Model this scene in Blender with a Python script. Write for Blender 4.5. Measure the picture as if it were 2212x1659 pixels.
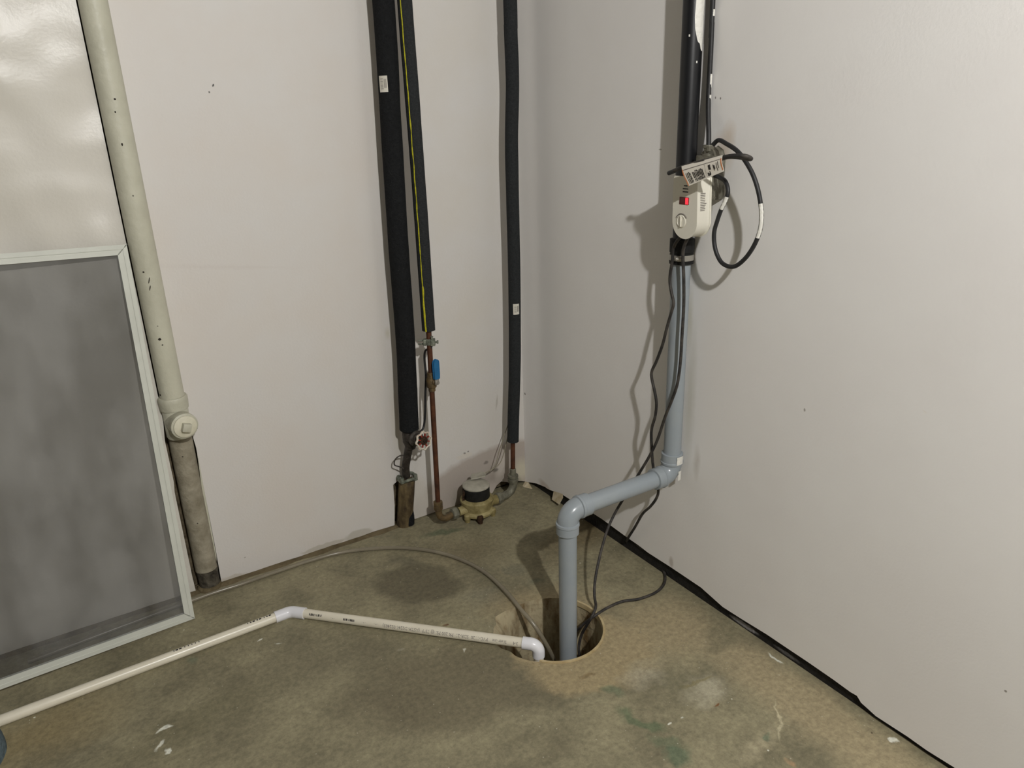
import bpy, bmesh, math, random
from mathutils import Vector, Matrix, noise as mnoise
random.seed(7)
for o in list(bpy.data.objects): bpy.data.objects.remove(o)
SC = bpy.context.scene
COL = SC.collection
V = Vector

# ------------------------------------------------------------------ camera
# room axes: left wall is the plane y=0, right wall the plane x=0, their foot is the origin, metres
IW, IH, FPX = 2212.0, 1659.0, 1594.92
CAM = V((-1.3808, -2.1286, 1.33))
RX, RD, RF = V((.8424, -.5380, -.0296)), V((-.2082, -.2736, -.9390)), V((.4971, .7973, -.3425))
RF.normalize(); RX = (RX - RF * RX.dot(RF)).normalized(); RD = RF.cross(RX)
cd = bpy.data.cameras.new('camera'); cam = bpy.data.objects.new('camera', cd); COL.objects.link(cam)
cd.sensor_fit = 'HORIZONTAL'; cd.sensor_width = 36.0; cd.lens = FPX / IW * 36.0; cd.clip_start = .02
M = Matrix.Identity(4)
for i in range(3):
    M[i][0] = RX[i]; M[i][1] = -RD[i]; M[i][2] = -RF[i]; M[i][3] = CAM[i]
cam.matrix_world = M
SC.camera = cam

# ------------------------------------------------------------------ world, lamp, exposure
w = bpy.data.worlds.new('world'); SC.world = w; w.use_nodes = True
w.node_tree.nodes['Background'].inputs[0].default_value = (.9, .95, 1, 1)
w.node_tree.nodes['Background'].inputs[1].default_value = .0
LAMP = V((-1.05, -2.95, 2.28))
ld = bpy.data.lights.new('bulb_light', 'POINT'); ld.energy = 184; ld.color = (1, .988, .968); ld.shadow_soft_size = .032
lo = bpy.data.objects.new('bulb_light', ld); lo.location = LAMP; COL.objects.link(lo)
SC.view_settings.view_transform = 'Standard'; SC.view_settings.look = 'None'
SC.view_settings.gamma = 1; SC.view_settings.use_curve_mapping = False
SC.view_settings.exposure = 0.0

# ------------------------------------------------------------------ measuring the photograph
def ray(px, py): return RX * ((px - IW / 2) / FPX) + RD * ((py - IH / 2) / FPX) + RF
def FL(px, py, z=0.0):
    r = ray(px, py); return CAM + r * ((z - CAM.z) / r.z)
def WL(px, py, o=0.0):
    r = ray(px, py); return CAM + r * ((-o - CAM.y) / r.y)
def WR(px, py, o=0.0):
    r = ray(px, py); return CAM + r * ((-o - CAM.x) / r.x)

# ------------------------------------------------------------------ materials
def _n(nt, t, **k):
    n = nt.nodes.new(t)
    for a, b in k.items(): setattr(n, a, b)
    return n
def rgba(c): return (c[0], c[1], c[2], 1)
def lin(r, g, b):
    f = lambda c: (c / 255 / 12.92) if c / 255 <= .04045 else ((c / 255 + .055) / 1.055) ** 2.4
    return (f(r), f(g), f(b))
def material(name, col, rough=.6, spec=.4, metal=0, col2=None, scale=20, detail=4, thr=(.35, .65), bump=0, bscale=60,
             patches=(), warp=.02, wscale=18, specks=None, fine=None, coat=0, stretch=None, alpha=None, emit=None, bump2=None):
    m = bpy.data.materials.new(name); m.use_nodes = True; nt = m.node_tree; L = nt.links.new
    b = nt.nodes['Principled BSDF']
    b.inputs['Roughness'].default_value = rough; b.inputs['Metallic'].default_value = metal
    b.inputs['Specular IOR Level'].default_value = spec; b.inputs['Coat Weight'].default_value = coat
    tc = _n(nt, 'ShaderNodeTexCoord'); vec = tc.outputs['Object']
    cur = None
    if col2 is not None:
        nz = _n(nt, 'ShaderNodeTexNoise'); nz.inputs['Scale'].default_value = scale; nz.inputs['Detail'].default_value = detail
        nz.inputs['Roughness'].default_value = .62
        src = vec
        if stretch:
            mp = _n(nt, 'ShaderNodeMapping'); mp.inputs['Scale'].default_value = stretch; L(vec, mp.inputs[0]); src = mp.outputs[0]
        L(src, nz.inputs['Vector'])
        mr = _n(nt, 'ShaderNodeMapRange'); mr.inputs[1].default_value = thr[0]; mr.inputs[2].default_value = thr[1]
        L(nz.outputs['Fac'], mr.inputs[0])
        mx = _n(nt, 'ShaderNodeMix', data_type='RGBA'); mx.inputs[6].default_value = rgba(col); mx.inputs[7].default_value = rgba(col2)
        L(mr.outputs[0], mx.inputs[0]); cur = mx.outputs[2]
    if patches:
        nz = _n(nt, 'ShaderNodeTexNoise'); nz.inputs['Scale'].default_value = wscale; nz.inputs['Detail'].default_value = 5
        L(vec, nz.inputs['Vector'])
        s1 = _n(nt, 'ShaderNodeVectorMath', operation='SUBTRACT'); s1.inputs[1].default_value = (.5, .5, .5); L(nz.outputs['Color'], s1.inputs[0])
        s2 = _n(nt, 'ShaderNodeVectorMath', operation='SCALE'); s2.inputs[3].default_value = warp; L(s1.outputs[0], s2.inputs[0])
        s3 = _n(nt, 'ShaderNodeVectorMath', operation='ADD'); L(vec, s3.inputs[0]); L(s2.outputs[0], s3.inputs[1])
        wv = s3.outputs[0]
        for (cen, rot, sc, c, st, soft) in patches:
            mp = _n(nt, 'ShaderNodeMapping', vector_type='TEXTURE')
            mp.inputs['Location'].default_value = cen; mp.inputs['Rotation'].default_value = rot; mp.inputs['Scale'].default_value = sc
            L(wv, mp.inputs[0])
            ln = _n(nt, 'ShaderNodeVectorMath', operation='LENGTH'); L(mp.outputs[0], ln.inputs[0])
            mr = _n(nt, 'ShaderNodeMapRange'); mr.inputs[1].default_value = 1 - soft; mr.inputs[2].default_value = 1 + soft * .3
            mr.inputs[3].default_value = st; mr.inputs[4].default_value = 0; L(ln.outputs['Value'], mr.inputs[0])
            mx = _n(nt, 'ShaderNodeMix', data_type='RGBA'); L(mr.outputs[0], mx.inputs[0])
            if cur is None: mx.inputs[6].default_value = rgba(col)
            else: L(cur, mx.inputs[6])
            mx.inputs[7].default_value = rgba(c); cur = mx.outputs[2]
    if fine:
        nz = _n(nt, 'ShaderNodeTexNoise'); nz.inputs['Scale'].default_value = fine[0]; nz.inputs['Detail'].default_value = 10; nz.inputs['Roughness'].default_value = .75
        L(vec, nz.inputs['Vector'])
        mr = _n(nt, 'ShaderNodeMapRange'); mr.inputs[1].default_value = .36; mr.inputs[2].default_value = .64; mr.inputs[3].default_value = 1 - fine[1]; mr.inputs[4].default_value = 1 + fine[1]
        L(nz.outputs['Fac'], mr.inputs[0])
        mm = _n(nt, 'ShaderNodeVectorMath', operation='SCALE'); L(cur, mm.inputs[0]); L(mr.outputs[0], mm.inputs[3]); cur = mm.outputs[0]
    if specks:
        for (sc, size, c, st) in specks:
            vo = _n(nt, 'ShaderNodeTexVoronoi'); vo.inputs['Scale'].default_value = sc; L(vec, vo.inputs['Vector'])
            sp = _n(nt, 'ShaderNodeSeparateColor'); L(vo.outputs['Color'], sp.inputs[0])
            r1 = _n(nt, 'ShaderNodeMapRange'); r1.inputs[1].default_value = .55; r1.inputs[2].default_value = 1; r1.inputs[4].default_value = size
            L(sp.outputs[0], r1.inputs[0])
            lt = _n(nt, 'ShaderNodeMath', operation='LESS_THAN'); L(vo.outputs['Distance'], lt.inputs[0]); L(r1.outputs[0], lt.inputs[1])
            ml = _n(nt, 'ShaderNodeMath', operation='MULTIPLY'); ml.inputs[1].default_value = st; L(lt.outputs[0], ml.inputs[0])
            mx = _n(nt, 'ShaderNodeMix', data_type='RGBA'); L(ml.outputs[0], mx.inputs[0])
            if cur is None: mx.inputs[6].default_value = rgba(col)
            else: L(cur, mx.inputs[6])
            mx.inputs[7].default_value = rgba(c); cur = mx.outputs[2]
    if cur is None: b.inputs['Base Color'].default_value = rgba(col)
    else: L(cur, b.inputs['Base Color'])
    last = None
    for bp in ([(bump, bscale)] if bump else []) + ([bump2] if bump2 else []):
        nb = _n(nt, 'ShaderNodeTexNoise'); nb.inputs['Scale'].default_value = bp[1]; nb.inputs['Detail'].default_value = 3
        L(vec, nb.inputs['Vector'])
        bn = _n(nt, 'ShaderNodeBump'); bn.inputs['Strength'].default_value = bp[0]; bn.inputs['Distance'].default_value = .01 if len(bp) < 3 else bp[2]
        L(nb.outputs['Fac'], bn.inputs['Height'])
        if last: L(last, bn.inputs['Normal'])
        last = bn.outputs[0]
    if last: L(last, b.inputs['Normal'])
    if emit: b.inputs['Emission Color'].default_value = rgba(emit[0]); b.inputs['Emission Strength'].default_value = emit[1]
    if alpha is not None:
        tr = _n(nt, 'ShaderNodeBsdfTransparent'); ms = _n(nt, 'ShaderNodeMixShader')
        ms.inputs[0].default_value = alpha
        L(tr.outputs[0], ms.inputs[1]); L(b.outputs[0], ms.inputs[2]); L(ms.outputs[0], nt.nodes['Material Output'].inputs[0])
    return m
def pat_floor(px, py, rx, ry, rot, col, st=1, soft=.4):
    p = FL(px, py); return ((p.x, p.y, 0), (0, 0, math.radians(rot)), (rx, ry, 1), col, st, soft)
def pat_left(px, py, rx, rz, rot, col, st=1, soft=.4):
    p = WL(px, py); return ((p.x, 0, p.z), (0, math.radians(rot), 0), (rx, 1, rz), col, st, soft)
def pat_right(px, py, ry, rz, rot, col, st=1, soft=.4):
    p = WR(px, py); return ((0, p.y, p.z), (math.radians(rot), 0, 0), (1, ry, rz), col, st, soft)

GREEN = lin(91, 113, 91); TAN = lin(160, 146, 114); GREYC = lin(129, 125, 106); DARK = lin(104, 97, 78); PALE = lin(170, 165, 146); WHITE = lin(238, 239, 226)
fp = [pat_floor(60, 1600, .22, .10, 0, lin(146, 132, 97), .75, .7),
      pat_floor(1260, 1150, .22, .10, 20, lin(104, 91, 64), .75, .7),
      pat_floor(1000, 1190, .16, .10, -20, lin(119, 110, 86), .7, .8),
      pat_floor(900, 1260, .14, .10, -45, lin(97, 91, 73), .8, .22),
      pat_floor(880, 1215, .07, .03, -60, lin(104, 99, 82), .6, .5),
      pat_floor(1050, 1290, .10, .05, -40, GREYC, .5, .6),
      pat_floor(1000, 1480, .32, .16, -20, lin(109, 102, 82), .75, .35),
      pat_floor(700, 1430, .30, .10, -10, lin(117, 111, 90), .6, .8),
      pat_floor(420, 1560, .22, .06, 5, lin(114, 109, 85), .6, .8),
      pat_floor(700, 1260, .12, .05, -30, lin(147, 139, 112), .6, .35),
      pat_floor(1270, 1410, .19, .16, -30, lin(160, 145, 112), .9, .13),
      pat_floor(1180, 1310, .18, .10, -30, lin(155, 141, 110), .75, .5),
      pat_floor(1420, 1360, .17, .15, 0, lin(162, 148, 117), .75, .6),
      pat_floor(1760, 1540, .09, .50, 0, lin(162, 149, 119), .85, .5),
      pat_floor(1560, 1380, .07, .05, 0, lin(121, 115, 92), .7, .35),
      pat_floor(1470, 1470, .08, .03, -20, lin(125, 120, 97), .7, .6),
      pat_floor(1400, 1440, .06, .035, -20, lin(157, 148, 121), .7, .4),
      pat_floor(1520, 1490, .06, .05, -20, lin(176, 170, 148), .8, .7),
      pat_floor(1390, 1470, .05, .035, -20, lin(170, 163, 141), .6, .6),
      pat_floor(1640, 1600, .10, .02, 10, lin(168, 159, 131), .7, .6),
      pat_floor(1680, 1550, .055, .0045, 50, lin(189, 180, 150), .8, .5),
      pat_floor(1325, 1500, .035, .018, -50, lin(107, 117, 92), .7, .5),
      pat_floor(1385, 1555, .068, .019, -66, lin(95, 109, 82), .75, .4),
      pat_floor(1440, 1610, .055, .020, -66, lin(105, 115, 90), .6, .5),
      pat_floor(1462, 1640, .03, .020, -66, lin(93, 109, 86), .75, .4),
      pat_floor(1660, 1578, .012, .010, 0, lin(93, 111, 90), .7, .4),
      pat_floor(955, 1148, .075, .020, -10, lin(85, 96, 73), .7, .5),
      pat_floor(1160, 1255, .035, .02, -30, lin(110, 111, 91), .7, .6),
      pat_floor(1110, 1230, .05, .04, -30, lin(117, 113, 94), .7, .3),
      pat_floor(405, 1430, .018, .025, 0, lin(112, 120, 99), .6, .6),
      pat_floor(355, 1578, .020, .008, 10, WHITE, .75, .4), pat_floor(342, 1612, .014, .008, 40, WHITE, .7, .4),
      pat_floor(357, 1624, .007, .006, 0, WHITE, .8, .4), pat_floor(553, 1386, .009, .005, 0, WHITE, .8, .4), pat_floor(592, 1384, .006, .004, 0, WHITE, .5, .4),
      pat_floor(1678, 1426, .028, .005, -78, WHITE, .75, .4), pat_floor(1936, 1606, .010, .008, 0, WHITE, .8, .4),
      pat_floor(1452, 1567, .007, .005, 0, WHITE, .7, .4), pat_floor(1474, 1552, .006, .003, 30, WHITE, .6, .4),
      pat_floor(1552, 1520, .008, .006, 0, lin(119, 78, 42), .9, .4), pat_floor(1884, 1576, .004, .003, 0, lin(85, 72, 55), .9, .4),
      pat_floor(1690, 1640, .01, .01, 0, lin(187, 150, 114), .6, .5), pat_floor(970, 1347, .006, .006, 0, lin(102, 64, 40), .8, .4),
      pat_floor(1000, 1405, .008, .004, 40, WHITE, .5, .5), pat_floor(865, 1410, .010, .006, 0, PALE, .5, .5),
      pat_floor(1500, 1468, .05, .006, -25, lin(127, 118, 80), .6, .5),
      pat_floor(1270, 1460, .030, .008, -35, lin(119, 100, 68), .6, .6)]
M_FLOOR = material('floor_concrete', lin(147, 140, 113), .62, .35, col2=lin(119, 113, 91), scale=6, detail=8, thr=(.38, .64), bump=.25, bscale=45, bump2=(.2, 7),
                   patches=fp, warp=.11, wscale=11, fine=(75, .24), specks=[(70, .13, lin(202, 198, 181), .45), (34, .10, lin(91, 85, 68), .35), (19, .05, lin(233, 233, 220), .8)])
WB = lin(213, 210, 206)
M_WALL_B = material('painted_drywall', WB, .55, .35, col2=lin(212, 206, 199), scale=3, bump=.05, bscale=150, bump2=(.05, 5),
    patches=[pat_left(452, 197, .0028, .0028, 0, lin(60, 56, 52), .8, .3), pat_left(461, 186, .003, .003, 0, lin(40, 38, 36), .9, .3),
             pat_left(530, 1205, .003, .002, 0, lin(120, 112, 100), .7, .4), pat_left(838, 720, .012, .022, 0, lin(186, 180, 156), .5, .8),
             pat_left(480, 577, .20, .006, 8, lin(206, 200, 194), .5, .8),
             pat_left(500, 1252, .05, .016, 0, lin(186, 178, 164), .7, .25), pat_left(700, 1180, .08, .010, 0, lin(184, 178, 165), .8, .2),
             pat_left(775, 1155, .05, .020, 0, lin(182, 177, 165), .8, .2), pat_left(855, 900, .02, .2, 0, lin(196, 190, 170), .4, .8)], warp=.014, wscale=40)
M_WALL_A = material('satin_painted_panel', lin(214, 210, 201), .36, .5, col2=lin(208, 204, 194), scale=3, bump=.05, bscale=120, bump2=(1.0, 1.5, .13))
MAUVE = lin(170, 158, 147)
M_WALL_C = material('patched_drywall', WB, .55, .35, col2=lin(211, 206, 198), scale=3, bump=.06, bscale=150, bump2=(.05, 5),
    patches=[((-.1, 0, 0), (0, 0, 0), (.40, 1, .195), MAUVE, .8, .08), pat_left(905, 1090, .05, .12, 0, lin(206, 200, 190), .8, .3),
             pat_left(1003, 985, .035, .012, 0, lin(214, 208, 198), .9, .3),
             pat_left(1070, 1030, .06, .05, 0, lin(150, 140, 128), .55, .8), pat_left(1083, 1005, .022, .06, 20, lin(206, 198, 188), .7, .5),
             pat_left(1060, 1060, .05, .04, 0, lin(200, 190, 180), .6, .6), pat_left(985, 1090, .018, .06, 0, lin(140, 136, 120), .55, .8),
             pat_left(1070, 1015, .012, .010, 0, lin(96, 90, 80), .7, .5), pat_left(1050, 1000, .010, .008, 0, lin(96, 92, 84), .6, .5),
             pat_left(1125, 1015, .035, .05, 0, lin(206, 200, 178), .8, .6), pat_left(1120, 1040, .015, .03, 0, lin(150, 144, 124), .6, .6),
             pat_left(1003, 980, .006, .004, 20, lin(110, 104, 96), .7, .4), pat_left(1012, 975, .004, .003, 0, lin(90, 84, 78), .7, .4),
             pat_left(1073, 870, .004, .03, 8, lin(170, 164, 154), .6, .5)],
    warp=.018, wscale=35)
M_WALL_R = material('right_drywall', lin(239, 237, 234), .5, .4, col2=lin(235, 232, 229), scale=2.2, bump=.05, bscale=140, bump2=(.06, 4),  # paler than the left wall; stronger light here is put into the colour
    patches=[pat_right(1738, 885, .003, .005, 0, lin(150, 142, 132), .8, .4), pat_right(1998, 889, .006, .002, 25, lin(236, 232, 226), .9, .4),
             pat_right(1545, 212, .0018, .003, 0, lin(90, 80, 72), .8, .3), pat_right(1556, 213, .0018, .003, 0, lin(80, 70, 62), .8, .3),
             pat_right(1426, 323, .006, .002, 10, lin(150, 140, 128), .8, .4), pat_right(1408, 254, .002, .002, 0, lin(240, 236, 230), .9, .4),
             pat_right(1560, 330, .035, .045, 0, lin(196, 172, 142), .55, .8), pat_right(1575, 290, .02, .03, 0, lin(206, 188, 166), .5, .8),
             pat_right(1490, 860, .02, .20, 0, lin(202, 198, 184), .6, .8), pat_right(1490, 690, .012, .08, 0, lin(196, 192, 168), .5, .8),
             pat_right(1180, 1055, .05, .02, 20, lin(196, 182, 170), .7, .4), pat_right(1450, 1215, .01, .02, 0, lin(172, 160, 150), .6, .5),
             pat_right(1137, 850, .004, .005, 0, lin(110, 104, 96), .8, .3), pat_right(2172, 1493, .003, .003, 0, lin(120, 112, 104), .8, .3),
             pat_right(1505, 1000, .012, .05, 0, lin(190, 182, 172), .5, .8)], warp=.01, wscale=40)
M_BACK = material('dirty_block', lin(120, 108, 88), .9, .1, col2=lin(70, 62, 48), scale=30, bump=.4, bscale=60)
M_ROOM = material('room_paint', lin(98, 95, 90), .7, .3, col2=lin(94, 91, 86), scale=3)
M_BLACKB = material('black_membrane', lin(24, 23, 23), .75, .3, col2=lin(40, 38, 36), scale=60, bump=.5, bscale=120,
    patches=[((0, WR(1602, 1346).y, .011), (0, 0, 0), (1, .050, .008), lin(150, 148, 148), .8, .3), ((0, WR(1695, 1408).y, .010), (0, 0, 0), (1, .040, .006), lin(110, 108, 108), .7, .5),
             pat_right(1375, 1182, .02, .008, 0, lin(84, 82, 80), .6, .5)], warp=.006, wscale=120)
M_LEDGE = material('ledge_dirt', lin(112, 100, 76), .85, .2, col2=lin(84, 74, 54), scale=25, thr=(.4, .7), bump=.5, bscale=70)
M_STACK = material('stack_paint', lin(196, 194, 176), .45, .4, col2=lin(186, 184, 166), scale=14, bump=.18, bscale=60, specks=[(26, .055, lin(70, 64, 54), .8)])
M_STACK2 = material('stack_lower_paint', lin(160, 153, 135), .55, .35, col2=lin(128, 121, 103), scale=22, bump=.35, bscale=60, specks=[(22, .07, lin(46, 40, 34), .85)])  # lower pipe: darker and more mottled than the upper one
M_STACK3 = material('cast_iron_grime', lin(96, 90, 78), .7, .3, col2=lin(48, 44, 38), scale=40, bump=.5, bscale=80)
M_DARK = material('dark_cavity', lin(26, 23, 19), .95, .1, col2=lin(38, 33, 27), scale=50)
M_SCRF = material('screen_frame_paint', lin(206, 208, 198), .35, .5, col2=lin(198, 200, 190), scale=10)
M_SCRM = material('fibreglass_mesh', lin(122, 123, 123), .6, .2, col2=lin(78, 79, 79), scale=3.0, thr=(.40, .62), detail=3, alpha=.52, stretch=(2.4, 1, 1.0))  # light blotches on the mesh painted in as paler noise streaks
M_FOAM = material('black_foam', lin(34, 35, 36), .95, .12, col2=lin(28, 29, 30), scale=120, bump=.5, bscale=260, bump2=(.4, 25), specks=[(60, .05, lin(120, 118, 112), .5)])
M_FOAM2 = material('charcoal_foam', lin(50, 52, 53), .92, .15, col2=lin(42, 44, 45), scale=150, bump=.5, bscale=300, bump2=(.3, 20))
M_YEL = material('yellow_seam', lin(196, 190, 40), .6, .3, col2=lin(150, 146, 24), scale=90)
M_LABEL = material('label_paper', lin(216, 212, 200), .5, .3)
M_INK = material('black_ink', lin(44, 42, 42), .6, .2)
M_INKG = material('grey_ink', lin(128, 122, 116), .6, .2)
M_COPPER = material('tarnished_copper', lin(100, 62, 42), .5, .4, metal=.3, col2=lin(70, 44, 33), scale=35, thr=(.35, .7), bump=.2, bscale=90)
M_BRASS = material('weathered_brass', lin(116, 96, 64), .55, .4, metal=.35, col2=lin(86, 74, 56), scale=45, bump=.3, bscale=110)
M_ZINC = material('corroded_zinc', lin(140, 144, 130), .6, .4, metal=.3, col2=lin(84, 90, 78), scale=70, bump=.5, bscale=150)
M_BRONZE = material('painted_meter_bronze', lin(166, 154, 110), .55, .35, col2=lin(124, 112, 70), scale=22, bump=.4, bscale=70)
M_GALV = material('grey_union_metal', lin(134, 132, 116), .55, .4, metal=.3, col2=lin(104, 102, 88), scale=40, bump=.3, bscale=90)
M_MBLK = material('meter_black', lin(24, 24, 24), .6, .3, col2=lin(34, 34, 34), scale=80)
M_MTOP = material('meter_lid_grey', lin(176, 172, 158), .5, .4, col2=lin(156, 152, 138), scale=40)
M_RUST = material('rusty_iron', lin(70, 50, 34), .8, .2, col2=lin(40, 30, 24), scale=80, bump=.6, bscale=140)
M_BLUE = material('blue_vinyl', lin(28, 106, 156), .4, .5, col2=lin(24, 94, 142), scale=40)
M_STEEL = material('plated_steel', lin(176, 172, 164), .35, .5, metal=.7)
M_CABLE = material('black_rubber', lin(32, 32, 33), .5, .4, col2=lin(42, 42, 43), scale=60)
M_CABLE2 = material('dusty_black_rubber', lin(42, 40, 39), .6, .35, col2=lin(74, 69, 64), scale=40, thr=(.42, .66))
M_GUN = material('dark_gunmetal', lin(72, 66, 60), .55, .4, metal=.3, col2=lin(48, 44, 40), scale=60, bump=.4, bscale=120)
M_RED = material('red_enamel', lin(142, 48, 34), .5, .4, col2=lin(116, 40, 30), scale=60)
M_RIM = material('worn_white_rim', lin(214, 206, 190), .6, .3, col2=lin(176, 120, 100), scale=110, thr=(.52, .72))
M_SLEEVE = material('stained_sleeve', lin(112, 97, 66), .7, .3, col2=lin(66, 54, 38), scale=26, thr=(.36, .60), bump=.4, bscale=60, stretch=(1, 1, .35))
M_GREYP = material('grey_pvc', lin(150, 157, 161), .26, .5, col2=lin(145, 153, 159), scale=16, specks=[(40, .035, lin(90, 94, 98), .5)])
M_ABS = material('black_abs', lin(17, 18, 21), .38, .45, col2=lin(22, 23, 26), scale=30)
M_RUB = material('coupling_rubber', lin(19, 19, 19), .65, .3)
M_PAINT = material('white_paint_smear', lin(226, 224, 216), .5, .4, bump=.4, bscale=90)
M_PVC = material('white_pvc', lin(226, 220, 202), .3, .5, col2=lin(220, 213, 194), scale=12)
M_PVCF = material('white_pvc_fitting', lin(228, 228, 232), .25, .5)
M_HOSE = material('clear_vinyl_hose', lin(150, 142, 122), .22, .5, col2=lin(134, 126, 108), scale=12, alpha=.72)
M_BOX = material('grey_steel_box', lin(126, 124, 112), .5, .4, metal=.3, col2=lin(96, 92, 80), scale=45, bump=.4, bscale=80)
M_BOX2 = material('dark_grey_receptacle', lin(84, 90, 88), .5, .4)
M_PLUG = material('ivory_plastic', lin(226, 222, 208), .4, .45, col2=lin(222, 218, 204), scale=8)
M_REDL = material('red_lamp_lens', lin(96, 10, 12), .3, .5)
M_REDE = material('red_glow', lin(220, 20, 30), .3, .5, emit=((1, .03, .05), 1.4))
M_TAG = material('tag_vinyl', lin(224, 218, 206), .4, .4)
M_ORANGE = material('orange_print', lin(206, 128, 80), .5, .3)
M_PIT = material('pit_concrete', lin(172, 160, 130), .8, .3, col2=lin(108, 86, 54), scale=9, thr=(.46, .66), detail=8, bump=.6, bscale=40, stretch=(2.4, 2.4, .8),
                 specks=[(40, .12, lin(190, 182, 160), .5)])
M_WATER = material('sump_water', lin(14, 11, 8), .08, .5)
M_LINER = material('pit_liner_edge', lin(196, 180, 142), .55, .3, col2=lin(172, 152, 112), scale=30)
M_PAPER = material('torn_paper', lin(206, 196, 172), .8, .2, col2=lin(180, 164, 132), scale=40)
M_CLOTH = material('blue_grey_cloth', lin(96, 110, 116), .9, .1, col2=lin(80, 92, 98), scale=60, bump=.4, bscale=160)

# ------------------------------------------------------------------ mesh helpers
WLOC = {}
def mesh_of(verts, faces, smooth=True):
    me = bpy.data.meshes.new('m'); me.from_pydata([tuple(v) for v in verts], [], faces); me.update()
    bm = bmesh.new(); bm.from_mesh(me); bmesh.ops.recalc_face_normals(bm, faces=bm.faces); bm.to_mesh(me); bm.free()
    if smooth:
        me.shade_smooth()
        try: me.set_sharp_from_angle(angle=math.radians(38))
        except Exception: pass
    return me
def put(name, me, mat, parent=None, label=None, cat=None, group=None, kind=None, recenter=True):
    me.name = name
    c = V((0, 0, 0))
    if recenter and len(me.vertices):
        lo_ = V([min(v.co[i] for v in me.vertices) for i in range(3)]); hi = V([max(v.co[i] for v in me.vertices) for i in range(3)])
        c = (lo_ + hi) / 2
        if parent is None: c.z = lo_.z
        me.transform(Matrix.Translation(-c))
    o = bpy.data.objects.new(name, me); COL.objects.link(o)
    if mat: me.materials.append(mat)
    if parent: o.parent = parent; o.location = c - WLOC[parent.name]
    else: o.location = c
    WLOC[o.name] = c
    if label: o['label'] = label
    if cat: o['category'] = cat
    if group: o['group'] = group
    if kind: o['kind'] = kind
    return o
def thing(name, loc, label, cat, group=None):
    o = bpy.data.objects.new(name, None); COL.objects.link(o); o.location = loc; o.empty_display_size = .05
    o['label'] = label; o['category'] = cat
    if group: o['group'] = group
    WLOC[o.name] = V(loc); return o
def join(*parts):
    vs, fs = [], []
    for v, f in parts:
        n = len(vs); vs += list(v); fs += [tuple(i + n for i in q) for q in f]
    return vs, fs
def catmull(pts, n=8):
    P = [V(p) for p in pts]; P = [P[0] * 2 - P[1]] + P + [P[-1] * 2 - P[-2]]; out = []
    for i in range(1, len(P) - 2):
        a, b, c, d = P[i - 1], P[i], P[i + 1], P[i + 2]
        for k in range(n):
            t = k / n
            out.append(.5 * ((2 * b) + (c - a) * t + (2 * a - 5 * b + 4 * c - d) * t * t + (3 * b - a - 3 * c + d) * t ** 3))
    out.append(P[-2]); return out
def tube(pts, r, seg=14, cap=True, ref=None):
    P = [V(p) for p in pts]; n = len(P)
    R = r if isinstance(r, (list, tuple)) else [r] * n
    T = [(P[min(i + 1, n - 1)] - P[max(i - 1, 0)]).normalized() for i in range(n)]
    up = V(ref) if ref else (V((0, 0, 1)) if abs(T[0].z) < .9 else V((1, 0, 0)))
    u = (up - T[0] * up.dot(T[0])).normalized(); vs, fs = [], []
    for i in range(n):
        u = (u - T[i] * u.dot(T[i])).normalized(); w_ = T[i].cross(u)
        for k in range(seg):
            a = 2 * math.pi * k / seg; vs.append(P[i] + (u * math.cos(a) + w_ * math.sin(a)) * R[i])
    for i in range(n - 1):
        for k in range(seg):
            k2 = (k + 1) % seg; fs.append((i * seg + k, i * seg + k2, (i + 1) * seg + k2, (i + 1) * seg + k))
    if cap: fs.append(tuple(range(seg))[::-1]); fs.append(tuple((n - 1) * seg + k for k in range(seg)))
    return vs, fs
def rings(cen, axis, prof, seg=24):
    """lathe: prof = [(distance along axis, radius)]"""
    ax = V(axis).normalized(); return tube_prof([V(cen) + ax * d for d, r in prof], [r for d, r in prof], ax, seg)
def tube_prof(P, R, ax, seg):
    up = V((0, 0, 1)) if abs(ax.z) < .9 else V((1, 0, 0))
    u = (up - ax * up.dot(ax)).normalized(); w_ = ax.cross(u); vs, fs = [], []
    for p, r in zip(P, R):
        for k in range(seg):
            a = 2 * math.pi * k / seg; vs.append(p + (u * math.cos(a) + w_ * math.sin(a)) * r)
    for i in range(len(P) - 1):
        for k in range(seg):
            k2 = (k + 1) % seg; fs.append((i * seg + k, i * seg + k2, (i + 1) * seg + k2, (i + 1) * seg + k))
    fs.append(tuple(range(seg))[::-1]); fs.append(tuple((len(P) - 1) * seg + k for k in range(seg)))
    return vs, fs
def box(cen, ex, ey, ez, bev=.0):
    """oriented box: ex, ey, ez are half-extent vectors"""
    c = V(cen); ex, ey, ez = V(ex), V(ey), V(ez)
    s = [(-1, -1, -1), (1, -1, -1), (1, 1, -1), (-1, 1, -1), (-1, -1, 1), (1, -1, 1), (1, 1, 1), (-1, 1, 1)]
    vs = [c + ex * a + ey * b + ez * d for a, b, d in s]
    fs = [(0, 3, 2, 1), (4, 5, 6, 7), (0, 1, 5, 4), (1, 2, 6, 5), (2, 3, 7, 6), (3, 0, 4, 7)]
    if not bev: return vs, fs
    me = bpy.data.meshes.new('t'); me.from_pydata([tuple(v) for v in vs], [], fs); bm = bmesh.new(); bm.from_mesh(me)
    bmesh.ops.bevel(bm, geom=bm.edges[:], offset=bev, segments=2, affect='EDGES', profile=.5)
    vs = [v.co.copy() for v in bm.verts]; bm.verts.index_update(); fs = [tuple(v.index for v in f.verts) for f in bm.faces]
    bm.free(); bpy.data.meshes.remove(me); return vs, fs
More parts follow.
